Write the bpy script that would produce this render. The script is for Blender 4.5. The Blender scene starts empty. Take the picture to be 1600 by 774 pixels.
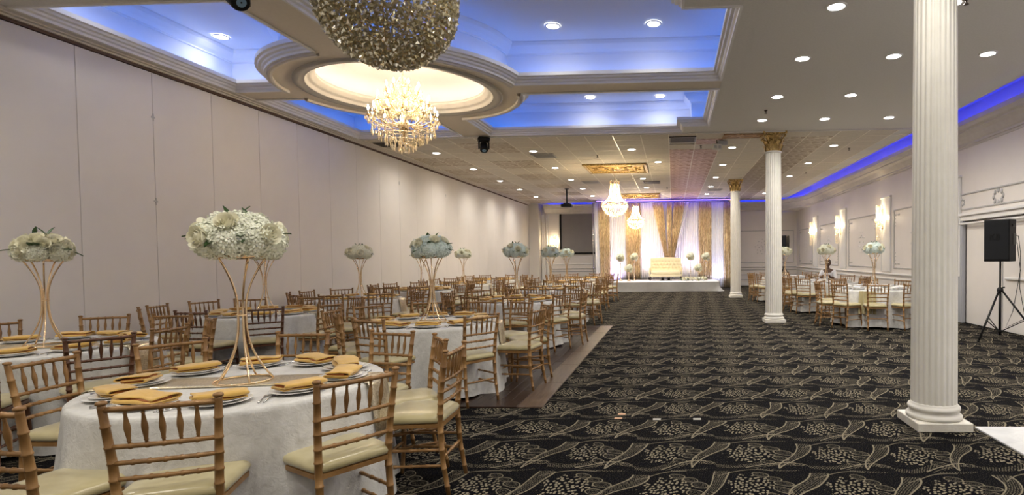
import bpy, bmesh, math, random
import numpy as np
from mathutils import Vector, Matrix, Euler, noise
random.seed(7)
PI = math.pi; R = math.radians
S = bpy.context.scene; C = S.collection

# ------------------------------------------------------------------ camera, world, exposure
F, PCX, PCY, YAW, PIT, ROL = 887.3, 1010.2, 427.5, -0.04653, 0.02899, 0.01026
cam = bpy.data.cameras.new('camera'); co = bpy.data.objects.new('camera', cam); C.objects.link(co); S.camera = co
cam.sensor_fit = 'HORIZONTAL'; cam.sensor_width = 36; cam.lens = F * 36 / 1600
cam.shift_x = -(PCX - 800) / 1600; cam.shift_y = (PCY - 387) / 1600
cam.clip_start = 0.05; cam.clip_end = 200
fw = Vector((math.sin(YAW) * math.cos(PIT), math.cos(YAW) * math.cos(PIT), -math.sin(PIT)))
rt = Vector((math.cos(YAW), -math.sin(YAW), 0)); up = rt.cross(fw)
r2 = rt * math.cos(ROL) - up * math.sin(ROL); u2 = up * math.cos(ROL) + rt * math.sin(ROL)
M = Matrix((r2, u2, -fw)).transposed().to_4x4(); M.translation = (0, 0, 1.5); co.matrix_world = M
w = bpy.data.worlds.new('world'); S.world = w; w.use_nodes = True
w.node_tree.nodes['Background'].inputs[0].default_value = (0.9, 0.93, 1, 1)
w.node_tree.nodes['Background'].inputs[1].default_value = 0.25
S.view_settings.view_transform = 'Standard'; S.view_settings.look = 'None'
S.view_settings.exposure = 1.52; S.view_settings.gamma = 1; S.view_settings.use_curve_mapping = False
DOWN_W, FILL_W = 42, 0
HC = 4.25; XL = -7.23; XR = 6.26; YB = 29.0; YN = -2.6

# ------------------------------------------------------------------ helpers
def tag(o, label=None, cat=None, group=None, kind=None):
    if label: o['label'] = label
    if cat: o['category'] = cat
    if group: o['group'] = group
    if kind: o['kind'] = kind
    return o
def empty(name, loc=(0, 0, 0), rz=0, parent=None):
    o = bpy.data.objects.new(name, None); C.objects.link(o); o.location = loc; o.rotation_euler = (0, 0, rz)
    o.empty_display_size = 0.1
    if parent: o.parent = parent
    return o
def children(o):
    return list(o.children)
def copy_tree(o, parent=None):
    c = o.copy(); C.objects.link(c)
    if parent: c.parent = parent
    for ch in children(o): copy_tree(ch, c)
    return c
class MB:
    def __init__(s): s.v = []; s.f = []; s.sm = []
    def add(s, vs, fs, smooth=False):
        b = len(s.v); s.v += [tuple(p) for p in vs]
        for f in fs: s.f.append(tuple(i + b for i in f)); s.sm.append(smooth)
        return s
    def box(s, x0, x1, y0, y1, z0, z1, m=None):
        vs = [Vector(p) for p in ((x0,y0,z0),(x1,y0,z0),(x1,y1,z0),(x0,y1,z0),(x0,y0,z1),(x1,y0,z1),(x1,y1,z1),(x0,y1,z1))]
        if m is not None: vs = [m @ p for p in vs]
        return s.add(vs, [(0,3,2,1),(4,5,6,7),(0,1,5,4),(1,2,6,5),(2,3,7,6),(3,0,4,7)])
    def bbox(s, x0, x1, y0, y1, z0, z1, b=.004, m=None):     # box with chamfered edges
        bm = bmesh.new(); bmesh.ops.create_cube(bm, size=1)
        for v in bm.verts: v.co = Vector(((x0+x1)/2 + v.co.x*(x1-x0), (y0+y1)/2 + v.co.y*(y1-y0), (z0+z1)/2 + v.co.z*(z1-z0)))
        bmesh.ops.bevel(bm, geom=bm.edges[:], offset=b, segments=1, affect='EDGES')
        bm.verts.index_update(); vs = [(m @ v.co) if m is not None else v.co.copy() for v in bm.verts]
        s.add(vs, [[v.index for v in f.verts] for f in bm.faces]); bm.free(); return s
    def lathe(s, prof, seg=24, c=(0, 0, 0), smooth=True, cap=True, a0=0, a1=2*PI):
        n = len(prof); full = abs(a1 - a0 - 2*PI) < 1e-6; k = seg if full else seg + 1; vs = []
        for i in range(k):
            a = a0 + (a1 - a0) * i / seg
            for r, z in prof: vs.append((c[0] + r*math.cos(a), c[1] + r*math.sin(a), c[2] + z))
        fs = []
        for i in range(seg):
            j = (i + 1) % k
            for t in range(n - 1): fs.append((i*n+t, j*n+t, j*n+t+1, i*n+t+1))
        if cap and full:
            if prof[0][0] > 1e-5: fs.append([i*n for i in range(k)][::-1])
            if prof[-1][0] > 1e-5: fs.append([i*n+n-1 for i in range(k)])
        return s.add(vs, fs, smooth)
    def tube(s, pts, r, seg=8, smooth=True, cap=True, closed=False):
        pts = [Vector(p) for p in pts]; n = len(pts)
        rs = r if isinstance(r, (list, tuple)) else [r] * n
        vs = []; prev = None
        for i, p in enumerate(pts):
            a = pts[(i-1) % n] if closed else pts[max(i-1, 0)]; b = pts[(i+1) % n] if closed else pts[min(i+1, n-1)]
            t = (b - a); t = t.normalized() if t.length > 1e-9 else Vector((0, 0, 1))
            if prev is None:
                x = t.orthogonal().normalized() if abs(t.z) < .9 else Vector((1, 0, 0)) - t * t.x
            else: x = prev - t * prev.dot(t)
            x.normalize(); prev = x; y = t.cross(x)
            for k in range(seg):
                a = 2*PI*k/seg; vs.append(p + (x*math.cos(a) + y*math.sin(a)) * rs[i])
        fs = []
        for i in range(n if closed else n-1):
            j = (i+1) % n
            for k in range(seg):
                l = (k+1) % seg; fs.append((i*seg+k, i*seg+l, j*seg+l, j*seg+k))
        if cap and not closed:
            fs.append([k for k in range(seg)][::-1]); fs.append([(n-1)*seg+k for k in range(seg)])
        return s.add(vs, fs, smooth)
    def grid(s, nu, nv, fn, smooth=True, flip=False):
        vs = [fn(i/(nu-1), j/(nv-1)) for j in range(nv) for i in range(nu)]
        fs = []
        for j in range(nv-1):
            for i in range(nu-1):
                q = (j*nu+i, j*nu+i+1, (j+1)*nu+i+1, (j+1)*nu+i); fs.append(q[::-1] if flip else q)
        return s.add(vs, fs, smooth)
    def ball(s, c, r, sub=1, sc=(1, 1, 1), smooth=True, m=None):
        V, Fc = ICO[sub]; vs = [Vector((p[0]*r*sc[0], p[1]*r*sc[1], p[2]*r*sc[2])) for p in V]
        if m is not None: vs = [m @ p for p in vs]
        return s.add([p + Vector(c) for p in vs], Fc, smooth)
    def mesh(s, name, mats=None):
        me = bpy.data.meshes.new(name); me.from_pydata(s.v, [], s.f); me.polygons.foreach_set('use_smooth', s.sm)
        if mats: me.materials.append(mats)
        me.update(); return me
    def build(s, name, m, parent=None, loc=None):
        return inst(name, s.mesh(name, m), parent, loc)
def inst(name, me, parent=None, loc=None, rz=None, rot=None, sc=None):
    o = bpy.data.objects.new(name, me); C.objects.link(o)
    if parent: o.parent = parent
    if loc is not None: o.location = loc
    if rz is not None: o.rotation_euler = (0, 0, rz)
    if rot is not None: o.rotation_euler = rot
    if sc is not None: o.scale = sc if hasattr(sc, '__len__') else (sc, sc, sc)
    return o
ICO = {}
for k in (1, 2, 3):
    bm = bmesh.new(); bmesh.ops.create_icosphere(bm, subdivisions=k, radius=1); bm.verts.index_update()
    ICO[k] = ([v.co.copy() for v in bm.verts], [[v.index for v in f.verts] for f in bm.faces]); bm.free()
ICO[0] = ([Vector(p) for p in ((1,0,0),(-1,0,0),(0,1,0),(0,-1,0),(0,0,1),(0,0,-1))], [(0,2,4),(2,1,4),(1,3,4),(3,0,4),(2,0,5),(1,2,5),(3,1,5),(0,3,5)])

# ------------------------------------------------------------------ materials
class X:            # tiny expression wrapper over shader math nodes
    nt = None
    def __init__(s, k): s.k = k
    def _(s, op, b=None, c=None):
        n = X.nt.nodes.new('ShaderNodeMath'); n.operation = op
        for i, q in enumerate((s, b, c)):
            if q is None: continue
            if isinstance(q, X): X.nt.links.new(q.k, n.inputs[i])
            else: n.inputs[i].default_value = q
        return X(n.outputs[0])
    def __add__(a, b): return a._('ADD', b)
    def __radd__(a, b): return a._('ADD', b)
    def __sub__(a, b): return a._('SUBTRACT', b)
    def __rsub__(a, b): return a._('MULTIPLY', -1.0)._('ADD', b)
    def __mul__(a, b): return a._('MULTIPLY', b)
    def __rmul__(a, b): return a._('MULTIPLY', b)
    def __truediv__(a, b): return a._('DIVIDE', b)
    def lt(a, b): return a._('LESS_THAN', b)
    def gt(a, b): return a._('GREATER_THAN', b)
    def sin(a): return a._('SINE')
    def abs(a): return a._('ABSOLUTE')
    def sqrt(a): return a._('SQRT')
    def fract(a): return a._('FRACT')
    def floor(a): return a._('FLOOR')
    def max(a, b): return a._('MAXIMUM', b)
    def min(a, b): return a._('MINIMUM', b)
def mat(name, col, rough=.5, metal=0., spec=.5, **kw):
    m = bpy.data.materials.new(name); m.use_nodes = True; nt = m.node_tree; b = nt.nodes['Principled BSDF']
    b.inputs['Base Color'].default_value = (*col, 1); b.inputs['Roughness'].default_value = rough
    b.inputs['Metallic'].default_value = metal; b.inputs['Specular IOR Level'].default_value = spec
    for k, v in kw.items():
        b.inputs[k.replace('_', ' ')].default_value = v
    return m
def texco(nt, kind='Object', scale=(1, 1, 1), rot=(0, 0, 0)):
    t = nt.nodes.new('ShaderNodeTexCoord'); mp = nt.nodes.new('ShaderNodeMapping')
    nt.links.new(t.outputs[kind], mp.inputs[0]); mp.inputs['Scale'].default_value = scale; mp.inputs['Rotation'].default_value = rot
    return mp.outputs[0]
def noise_tex(nt, vec, scale=5, detail=3, rough=.5, dist=0):
    n = nt.nodes.new('ShaderNodeTexNoise'); nt.links.new(vec, n.inputs['Vector'])
    n.inputs['Scale'].default_value = scale; n.inputs['Detail'].default_value = detail
    n.inputs['Roughness'].default_value = rough; n.inputs['Distortion'].default_value = dist
    return n.outputs[0]
def ramp(nt, fac, stops):
    r = nt.nodes.new('ShaderNodeValToRGB'); nt.links.new(fac, r.inputs[0])
    while len(r.color_ramp.elements) < len(stops): r.color_ramp.elements.new(.5)
    for e, (p, c) in zip(r.color_ramp.elements, stops): e.position = p; e.color = (*c, 1)
    return r.outputs[0]
def bump(nt, h, strength=.3, dist=.01):
    b = nt.nodes.new('ShaderNodeBump'); b.inputs['Strength'].default_value = strength; b.inputs['Distance'].default_value = dist
    nt.links.new(h, b.inputs['Height']); nt.links.new(b.outputs[0], nt.nodes['Principled BSDF'].inputs['Normal'])
def mottled(name, c0, c1, scale=6, rough=.5, bs=0., bscale=None, metal=0., detail=4, stretch=(1, 1, 1), coord='Object', bd=.01, dist=0, **kw):
    m = mat(name, c0, rough, metal, **kw); nt = m.node_tree; v = texco(nt, coord, stretch)
    n = noise_tex(nt, v, scale, detail, .6, dist)
    nt.links.new(ramp(nt, n, ((.3, c0), (.7, c1))), nt.nodes['Principled BSDF'].inputs['Base Color'])
    if bs: bump(nt, noise_tex(nt, v, bscale or scale, detail, .6, dist), bs, bd)
    return m
def emit(name, col, s):
    m = bpy.data.materials.new(name); m.use_nodes = True; nt = m.node_tree; nt.nodes.remove(nt.nodes['Principled BSDF'])
    e = nt.nodes.new('ShaderNodeEmission'); e.inputs[0].default_value = (*col, 1); e.inputs[1].default_value = s
    nt.links.new(e.outputs[0], nt.nodes['Material Output'].inputs[0]); return m
m_wall = mottled('wall_panel_paint', (.70, .665, .635), (.74, .705, .675), 1.2, .55, .04, 60)
m_wallr = mottled('right_wall_paint', (.76, .72, .69), (.80, .76, .73), 1.5, .5, .04, 50)
m_trim = mottled('trim_paint', (.76, .75, .74), (.82, .81, .80), 3, .4)
m_greymould = mottled('grey_moulding_paint', (.44, .43, .43), (.52, .51, .51), 8, .45)
m_greyside = mat('grey_pilaster_paint', (.42, .43, .47), .5)
m_ceil = mottled('ceiling_paint', (.68, .66, .63), (.74, .72, .69), 40, .8, .25, 180)
m_beam = mottled('beam_paint', (.72, .65, .56), (.76, .69, .60), 20, .7, .1, 150)
m_tray = mat('tray_paint', (.80, .82, .86), .6)
m_dome = mat('dome_paint', (.78, .72, .70), .6)
m_ringgrey = mat('ring_moulding_paint', (.36, .34, .32), .5)
m_cove = mottled('cornice_paint', (.60, .56, .52), (.66, .62, .58), 6, .5)
m_track = mat('brown_wall_track', (.09, .045, .03), .6)
m_tile = mottled('plain_ceiling_tile', (.58, .53, .46), (.66, .61, .54), 14, .8, .1, 120)
m_tbar = mat('ceiling_grid_metal', (.80, .74, .64), .4)
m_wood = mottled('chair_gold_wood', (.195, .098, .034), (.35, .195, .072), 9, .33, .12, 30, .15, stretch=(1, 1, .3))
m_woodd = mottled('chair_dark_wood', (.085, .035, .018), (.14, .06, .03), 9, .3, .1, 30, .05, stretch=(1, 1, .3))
m_cush = mottled('ivory_seat_satin', (.39, .33, .165), (.53, .47, .28), 3, .27, .08, 9, .0, Sheen_Weight=.3)
m_cloth = mottled('table_linen', (.53, .525, .51), (.69, .685, .67), 9, .40, .35, 26, detail=5, dist=1.2, bd=.012)
m_napkin = mottled('gold_napkin_cloth', (.56, .33, .06), (.68, .42, .095), 12, .5, .2, 70, Sheen_Weight=.3)
m_napshade = mottled('napkin_fold_shade', (.28, .08, .02), (.38, .13, .03), 12, .6)  # dark rust tone painted in as the shade inside the folds
m_plate = mat('white_china', (.78, .77, .75), .12)
m_steel = mat('cutlery_steel', (.62, .62, .63), .18, 1.)
m_gold = mottled('polished_gold', (.78, .58, .36), (.90, .70, .46), 9, .2, 0, None, 1.)
m_goldleaf = mottled('gilded_capital', (.14, .07, .015), (.85, .62, .26), 26, .32, .9, 40, .8)  # dark noise tone paints the shade of carved recesses into the gilding
m_rose = mottled('cream_rose_petal', (.84, .80, .60), (.90, .88, .74), 18, .6, Subsurface_Weight=.0)
m_hyd = mottled('ivory_hydrangea_petal', (.84, .86, .70), (.92, .93, .82), 22, .7)
m_hydb = mottled('mint_hydrangea_petal', (.66, .78, .74), (.82, .88, .84), 22, .7)
m_leaf = mottled('dark_leaf', (.03, .07, .02), (.06, .13, .04), 20, .45)
m_col = mottled('column_paint', (.70, .68, .63), (.76, .74, .69), 5, .5, .05, 40)
m_plinth = mottled('scuffed_plinth_paint', (.66, .62, .55), (.76, .74, .68), 12, .55, .2, 50)
m_black = mottled('black_plastic', (.004, .004, .005), (.008, .008, .009), 60, .55, .1, 200, spec=.25)
m_blackm = mat('black_metal', (.005, .005, .006), .4, 0, .3)
m_spkgrille = mottled('speaker_grille', (.006, .0065, .008), (.014, .015, .018), 260, .7, .3, 300, spec=.2)
m_white = mottled('sheer_white_drape', (.84, .83, .87), (.90, .89, .93), 6, .75, .05, 60)
m_stagecloth = mottled('stage_skirt_cloth', (.36, .355, .35), (.42, .415, .41), 4, .7, .1, 40)
m_settee = mat('cream_leather', (.80, .72, .50), .4)
m_darkwood = mat('dark_leg_wood', (.04, .022, .015), .35)
m_screen = mottled('screen_fabric', (.26, .24, .235), (.29, .27, .26), 2, .7)
m_marble = mottled('white_marble', (.62, .63, .66), (.80, .81, .83), 3.0, .12, 0, None, 0., detail=8, dist=2.5)
m_plank = mottled('dark_walnut_plank', (.018, .010, .007), (.050, .028, .020), 5, .34, .1, 30, stretch=(6, .5, 1), spec=.3)
m_border = mottled('brown_border_wood', (.065, .040, .026), (.13, .085, .056), 5, .38, .15, 30, stretch=(6, .6, 1))
m_skin = mat('skin', (.10, .05, .03), .5); m_shirt = mat('white_shirt', (.70, .70, .74), .7); m_hair = mat('black_hair', (.01, .008, .008), .6)
m_trouser = mat('dark_trousers', (.03, .03, .04), .8)
m_bulbw = emit('warm_bulb', (1, .86, .62), 34)
m_led = emit('downlight_diffuser', (1, .96, .90), 14)
m_blue = emit('blue_led_strip', (.010, .20, 1.0), 3.0)
m_bluedeep = emit('deep_blue_led_strip', (.0, .02, 1.0), 7)
m_violet = emit('violet_led_strip', (.14, .08, .9), 3)
m_warmled = emit('warm_led_strip', (1, .84, .74), 4)
m_tape = mat('floor_tape', (.50, .48, .44), .6); m_tapeo = mat('orange_floor_tape', (.55, .33, .20), .6)
m_cable = mat('cable_rubber', (.02, .02, .02), .6)

def crystal(name, tint, rough=.06, trans=.55, tl=.25):
    m = bpy.data.materials.new(name); m.use_nodes = True; nt = m.node_tree; nt.nodes.remove(nt.nodes['Principled BSDF'])
    g = nt.nodes.new('ShaderNodeBsdfGlossy'); g.inputs[0].default_value = (*tint, 1); g.inputs[1].default_value = rough
    t = nt.nodes.new('ShaderNodeBsdfTransparent'); t.inputs[0].default_value = (*tint, 1)
    l = nt.nodes.new('ShaderNodeBsdfTranslucent'); l.inputs[0].default_value = (*tint, 1)
    a = nt.nodes.new('ShaderNodeMixShader'); b = nt.nodes.new('ShaderNodeMixShader')
    a.inputs[0].default_value = tl; nt.links.new(t.outputs[0], a.inputs[1]); nt.links.new(l.outputs[0], a.inputs[2])
    b.inputs[0].default_value = 1 - trans; nt.links.new(a.outputs[0], b.inputs[1]); nt.links.new(g.outputs[0], b.inputs[2])
    nt.links.new(b.outputs[0], nt.nodes['Material Output'].inputs[0]); return m
m_cryw = crystal('clear_crystal', (1, .93, .78), .12, .5, .75)
m_crys = crystal('smoky_crystal', (.92, .88, .74), .10, .35, .85)
m_olive = mottled('olive_gilt_metal', (.30, .24, .10), (.62, .55, .36), 30, .3, 0, None, .5)
m_glass = crystal('clear_glass_rod', (1, .97, .9), .05, .75, .3)

def make_sequin(name, c0, c1, sc=90, stretch=(1, 1, 1)):
    m = mat(name, c0, .28, .75); nt = m.node_tree; v = texco(nt, 'Object', stretch)
    vo = nt.nodes.new('ShaderNodeTexVoronoi'); nt.links.new(v, vo.inputs['Vector']); vo.inputs['Scale'].default_value = sc
    nt.links.new(ramp(nt, vo.outputs['Color'], ((.1, c0), (.8, c1))), nt.nodes['Principled BSDF'].inputs['Base Color'])
    bump(nt, vo.outputs['Color'], .9, .01); return m
m_seq = make_sequin('gold_sequin_drape', (.55, .41, .24), (.95, .82, .60), 26, (1, 1, .35))
m_runner = make_sequin('champagne_sequin_cloth', (.50, .42, .28), (.78, .70, .54), 110)
def make_emboss(name, c0, c1):
    m = mat(name, c0, .4, .25); nt = m.node_tree; v = texco(nt, 'Object', (1, 1, 1))
    wv = nt.nodes.new('ShaderNodeTexWave'); wv.wave_type = 'RINGS'; nt.links.new(v, wv.inputs['Vector'])
    wv.inputs['Scale'].default_value = 3.2; wv.inputs['Distortion'].default_value = 9; wv.inputs['Detail'].default_value = 1.5; wv.inputs['Detail Scale'].default_value = 1.6
    nt.links.new(ramp(nt, wv.outputs['Fac'], ((.15, c0), (.7, c1))), nt.nodes['Principled BSDF'].inputs['Base Color'])
    bump(nt, wv.outputs['Fac'], .9, .02); return m
m_emb = make_emboss('embossed_tan_tile', (.34, .25, .16), (.62, .555, .46))
m_embp = make_emboss('embossed_rose_tile', (.36, .18, .11), (.72, .53, .45))
m_embo = make_emboss('embossed_copper_panel', (.24, .11, .04), (.55, .32, .15))
m_medal = make_emboss('gilded_medallion', (.30, .15, .02), (.80, .55, .16))

def make_carpet():
    m = mat('patterned_carpet', (.01, .01, .014), .95, 0, .04); nt = m.node_tree; X.nt = nt
    tc = nt.nodes.new('ShaderNodeTexCoord'); v0 = tc.outputs['Object']
    wn = nt.nodes.new('ShaderNodeTexNoise'); nt.links.new(v0, wn.inputs['Vector']); wn.inputs['Scale'].default_value = 1.5; wn.inputs['Detail'].default_value = 1
    sep = nt.nodes.new('ShaderNodeSeparateXYZ'); nt.links.new(v0, sep.inputs[0])
    sw = nt.nodes.new('ShaderNodeSeparateXYZ'); nt.links.new(wn.outputs[1], sw.inputs[0])
    x = X(sep.outputs[0]) + (X(sw.outputs[0]) - .5) * .20; y = X(sep.outputs[1]) + (X(sw.outputs[1]) - .5) * .22
    SX, SY = .615, .64
    # staggered only slightly from row to row
    row = (y / SY - 6.19).floor()
    cx = ((x / SX + .5 - row * .05).fract() - .5) * SX; cy = ((y / SY - 6.19).fract() - .5) * SY
    def comb(a, b):
        n = nt.nodes.new('ShaderNodeCombineXYZ'); nt.links.new(a.k, n.inputs[0]); nt.links.new(b.k, n.inputs[1]); return n.outputs[0]
    def vor(a, b, rnd=1.):
        n = nt.nodes.new('ShaderNodeTexVoronoi'); n.voronoi_dimensions = '2D'; nt.links.new(comb(a, b), n.inputs['Vector'])
        n.inputs['Scale'].default_value = 1; n.inputs['Randomness'].default_value = rnd; return X(n.outputs['Distance'])
    fx = cx + .06; fy = cy
    rr = ((fx / .175) * (fx / .175) + (fy / .185) * (fy / .185)).sqrt()
    # pine-cone like seeds, pointed to the left
    sk = fx * 34 - fy * 12; tk = fy * 34 + fx * 10
    d1 = vor(sk, tk * .80, .75); edge = vor(cx * 14 + 3, cy * 14, 1.) * .5
    seeds = d1.lt(.33) * (rr + edge).lt(1.12)
    out = seeds * (1.05 - d1 * 1.3)
    for dx, dy, a, b in ((.105, .125, .05, .040), (.165, .045, .058, .045), (.135, -.07, .052, .048), (.055, -.165, .045, .040), (.02, .195, .048, .040)):
        ux = (cx - dx) + (cy - dy) * .35
        q = ((ux / a) * (ux / a) + ((cy - dy) / b) * ((cy - dy) / b)).sqrt()
        ring = (q - 1).abs().lt(.085); ins = q.lt(.75) * q.gt(.25) * vor(cx * 130, cy * 95).lt(.30) * .35
        k = q.lt(1.09); out = out * (1 - k) + ring * .62 + ins
    def line(d, w, mask=None):
        l = d.abs().lt(w)
        return l * mask if mask is not None else l
    k = 2 * PI / SX
    s1 = cy + .245 - (cx * k).sin() * .05 - cx * .18
    s3 = cy - .262 - (cx * k + 2.2).sin() * .035 - cx * .30
    free = 1 - (rr + edge).lt(1.12)
    out = out.max(line(s1, .0065, cx.gt(-.10) * cx.lt(.24)) * free * .75).max(line(s1 + .035, .0035, cx.gt(-.22) * cx.lt(.12)) * .5).max(line(s3, .005, free * cx.lt(.10) * cx.gt(-.27)) * .6)
    # S-shaped leaf standing in the gap between two clusters
    c2 = ((x / SX + .5 - row * .05 - .445).fract() - .5) * SX; t_ = cy / .32
    h1 = c2 - t_ * .085 + .050 - (t_ * 2.6).sin() * .040
    h2 = h1 - (t_ * 1.15 + 1.05).sin().max(0.0) * .118
    q0 = 1 - out.gt(.1)
    out = out.max(line(h1, .0060, free * q0 * t_.gt(-.92) * t_.lt(.8)) * .78).max(line(h2, .0068, free * q0 * t_.gt(-.9) * t_.lt(.75)) * .75)
    rib = ((c2 * 1.6 - cy * 1.0) * 210).sin().gt(-.1) * vor(cx * 70 + cy * 18, cy * 100, .55).lt(.36)
    leaf = (h1.gt(.008) * h2.lt(-.008) * q0 * free * t_.lt(.8) * t_.gt(-.85)).max(s1.gt(.006) * s1.lt(.075) * free * cx.lt(.02) * q0).max(s1.lt(-.006) * s1.gt(-.06) * cx.gt(.02) * q0).max(s3.gt(.0) * s3.lt(.05) * cx.gt(.0) * q0)
    out = out.max(rib * leaf * .60)
    mid = ((cx - .255) * (cx - .255) * 900 + (cy + .205) * (cy + .205) * 1300).sqrt()
    out = out.max((mid - 1).abs().lt(.16) * vor(cx * 150, cy * 150).lt(.5) * .45)
    out = out.max(vor(x * 60 + 7, y * 66, 1.).lt(.15) * free * .18)
    sm = nt.nodes.new('ShaderNodeTexNoise'); nt.links.new(v0, sm.inputs['Vector']); sm.inputs['Scale'].default_value = 300
    out = out * (X(sm.outputs[0]) * .8 + .55)
    mx = nt.nodes.new('ShaderNodeMix'); mx.data_type = 'RGBA'; nt.links.new(out.k, mx.inputs[0])
    mx.inputs[6].default_value = (.003, .003, .0045, 1); mx.inputs[7].default_value = (.27, .235, .17, 1)
    nt.links.new(mx.outputs[2], nt.nodes['Principled BSDF'].inputs['Base Color'])
    return m
m_carpet = make_carpet()

def spot(parent, loc, watts, size=165, col=(1, .94, .83), rad=.07, blend=1.):
    l = bpy.data.lights.new('lamp', 'SPOT'); l.energy = watts; l.spot_size = R(size); l.spot_blend = blend; l.color = col; l.shadow_soft_size = rad
    o = bpy.data.objects.new('lamp', l); C.objects.link(o); o.location = loc
    if parent: o.parent = parent
    return o
def point(parent, loc, watts, col=(1, .8, .5), rad=.1):
    l = bpy.data.lights.new('lamp', 'POINT'); l.energy = watts; l.color = col; l.shadow_soft_size = rad
    o = bpy.data.objects.new('lamp', l); C.objects.link(o); o.location = loc
    if parent: o.parent = parent
    return o

m_lens = mat('lens_glass', (.25, .4, .55), .08)
# ------------------------------------------------------------------ the setting
def struct(name, mb, m, loc=None):
    o = mb.build(name, m, None, loc); o['kind'] = 'structure'; return o
DCX, DCY = -4.35, 9.15
struct('floor', MB().box(XL - .2, XR + .6, YN - .2, YB + .2, -.1, 0), m_carpet)
def arc(r, a0, a1, n):
    return [(DCX + r * math.cos(a0 + (a1 - a0) * i / n), DCY + r * math.sin(a0 + (a1 - a0) * i / n)) for i in range(n + 1)]
RR = 1.87
aX = math.acos(.30 / RR); aY = math.asin(.20 / RR); aY2 = math.asin(.26 / RR)
trays = {
 'near_right': [(-4.05, 5.8)] + [(.15, 5.8), (.15, 6.32), (.79, 6.32), (.79, 8.95)] + arc(RR, -aY, -aX, 26),
 'far_right': [(-4.05, 12.55)] + arc(RR, aX, aY2, 26) + [(.79, 9.41), (.79, 12.0), (.25, 12.0), (.25, 12.55)],
 'near_left': [(-7.05, 5.8), (-4.65, 5.8)] + arc(RR, -PI + aX, -PI + aY, 26) + [(-7.05, 8.95)],
 'far_left': [(-7.05, 9.41)] + arc(RR, PI - aY2, PI - aX, 26) + [(-4.65, 12.55), (-7.05, 12.55)],
}
def area2(P): return sum(P[i][0]*P[(i+1) % len(P)][1] - P[(i+1) % len(P)][0]*P[i][1] for i in range(len(P)))
for k in trays:
    if area2(trays[k]) < 0: trays[k] = trays[k][::-1]
def offset(P, d):            # d > 0 moves inward for a counter-clockwise polygon
    n = len(P); out = []
    for i in range(n):
        a, b, c = Vector(P[i-1]), Vector(P[i]), Vector(P[(i+1) % n])
        e1 = (b - a).normalized(); e2 = (c - b).normalized()
        n1 = Vector((-e1.y, e1.x)); n2 = Vector((-e2.y, e2.x)); m = (n1 + n2)
        m = n1 if m.length < 1e-6 else m / max(m.dot(n1), .35)
        out.append((b.x + m.x * d, b.y + m.y * d))
    return out
def poly_face(name, outer, holes, z, m, flip=True):
    bm = bmesh.new(); es = []
    for P in [outer] + holes:
        vs = [bm.verts.new((p[0], p[1], z)) for p in P]
        for i in range(len(vs)): es.append(bm.edges.new((vs[i], vs[(i+1) % len(vs)])))
    bmesh.ops.triangle_fill(bm, use_beauty=True, use_dissolve=False, edges=es, normal=(0, 0, -1))
    me = bpy.data.meshes.new(name); bm.to_mesh(me); bm.free(); me.materials.append(m)
    o = inst(name, me); o['kind'] = 'structure'; return o
circ = lambda r, n=72: [(DCX + r * math.cos(2*PI*i/n), DCY + r * math.sin(2*PI*i/n)) for i in range(n)]
YT = 12.72           # where the tiled ceiling starts
# smooth plaster ceiling with its holes; a second material zone for the beams is a board just below
CE = 5.45
ceil = poly_face('ceiling', [(XL - .1, YN), (CE, YN), (CE, YT), (XL - .1, YT)], list(trays.values()) + [circ(1.38)], HC, m_ceil)
# beams (cream painted) under the plaster between the trays
beam_out = [(-7.05, 5.8), (.15, 5.8), (.15, 6.32), (.79, 6.32), (.79, 12.0), (.25, 12.0), (.25, 12.55), (-7.05, 12.55)]
bo = poly_face('trim_1', beam_out, [offset(p, .001) for p in trays.values()] + [circ(1.38)], HC - .006, m_beam)
frame = poly_face('trim_2', [(-7.22, 5.55), (.3, 5.55), (.3, 6.1), (1.0, 6.1), (1.0, 12.22), (.45, 12.22), (.45, 12.715), (-7.22, 12.715)], [beam_out], HC - .012, m_ceil)
PROF = [(.0, HC - .012), (.0, HC - .03), (.03, HC - .03), (.035, HC), (.06, HC + .015), (.065, HC + .04), (.10, HC + .05), (.11, HC + .075), (.14, HC + .085), (.14, HC + .14), (.11, HC + .14)]
WALLP = [(.11, HC + .14), (.11, HC + .12), (-.17, HC + .12), (-.17, HC + .50), (-.15, HC + .50), (-.15, HC + .525), (-.10, HC + .56), (-.04, HC + .62), (-.02, HC + .66), (-.02, HC + .68)]
def sweep(P, prof, smooth=False):
    mb = MB(); n = len(P); rings = [[(q[0], q[1], z) for q in offset(P, d)] for d, z in prof]
    vs = [p for r_ in rings for p in r_]; fs = []
    for j in range(len(prof) - 1):
        for i in range(n):
            k = (i + 1) % n; fs.append((j*n+i, j*n+k, (j+1)*n+k, (j+1)*n+i))
    return mb.add(vs, fs, smooth)
tn = 3
for k, P in trays.items():
    struct('trim_%d' % tn, sweep(P, PROF), m_trim); tn += 1
    struct('ceiling_tray_' + k, sweep(P, WALLP), m_tray)
    top = offset(P, -.02)
    poly_face('ceiling_panel_' + k, top, [], HC + .68, m_tray)
    L = offset(P, .02)
    st = MB()
    for i in range(len(L)):
        a = Vector((*L[i], HC + .135)); b = Vector((*L[(i+1) % len(L)], HC + .135))
        if (b - a).length < .02: continue
        st.tube([a, b], .011, 4, False)
    o = st.build('led_strip', m_blue)
    tag(o, 'blue light strip hidden on the ledge of the %s ceiling coffer' % k.replace('_', ' '), 'light strip', 'blue strips in the ceiling coffers')
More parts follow.
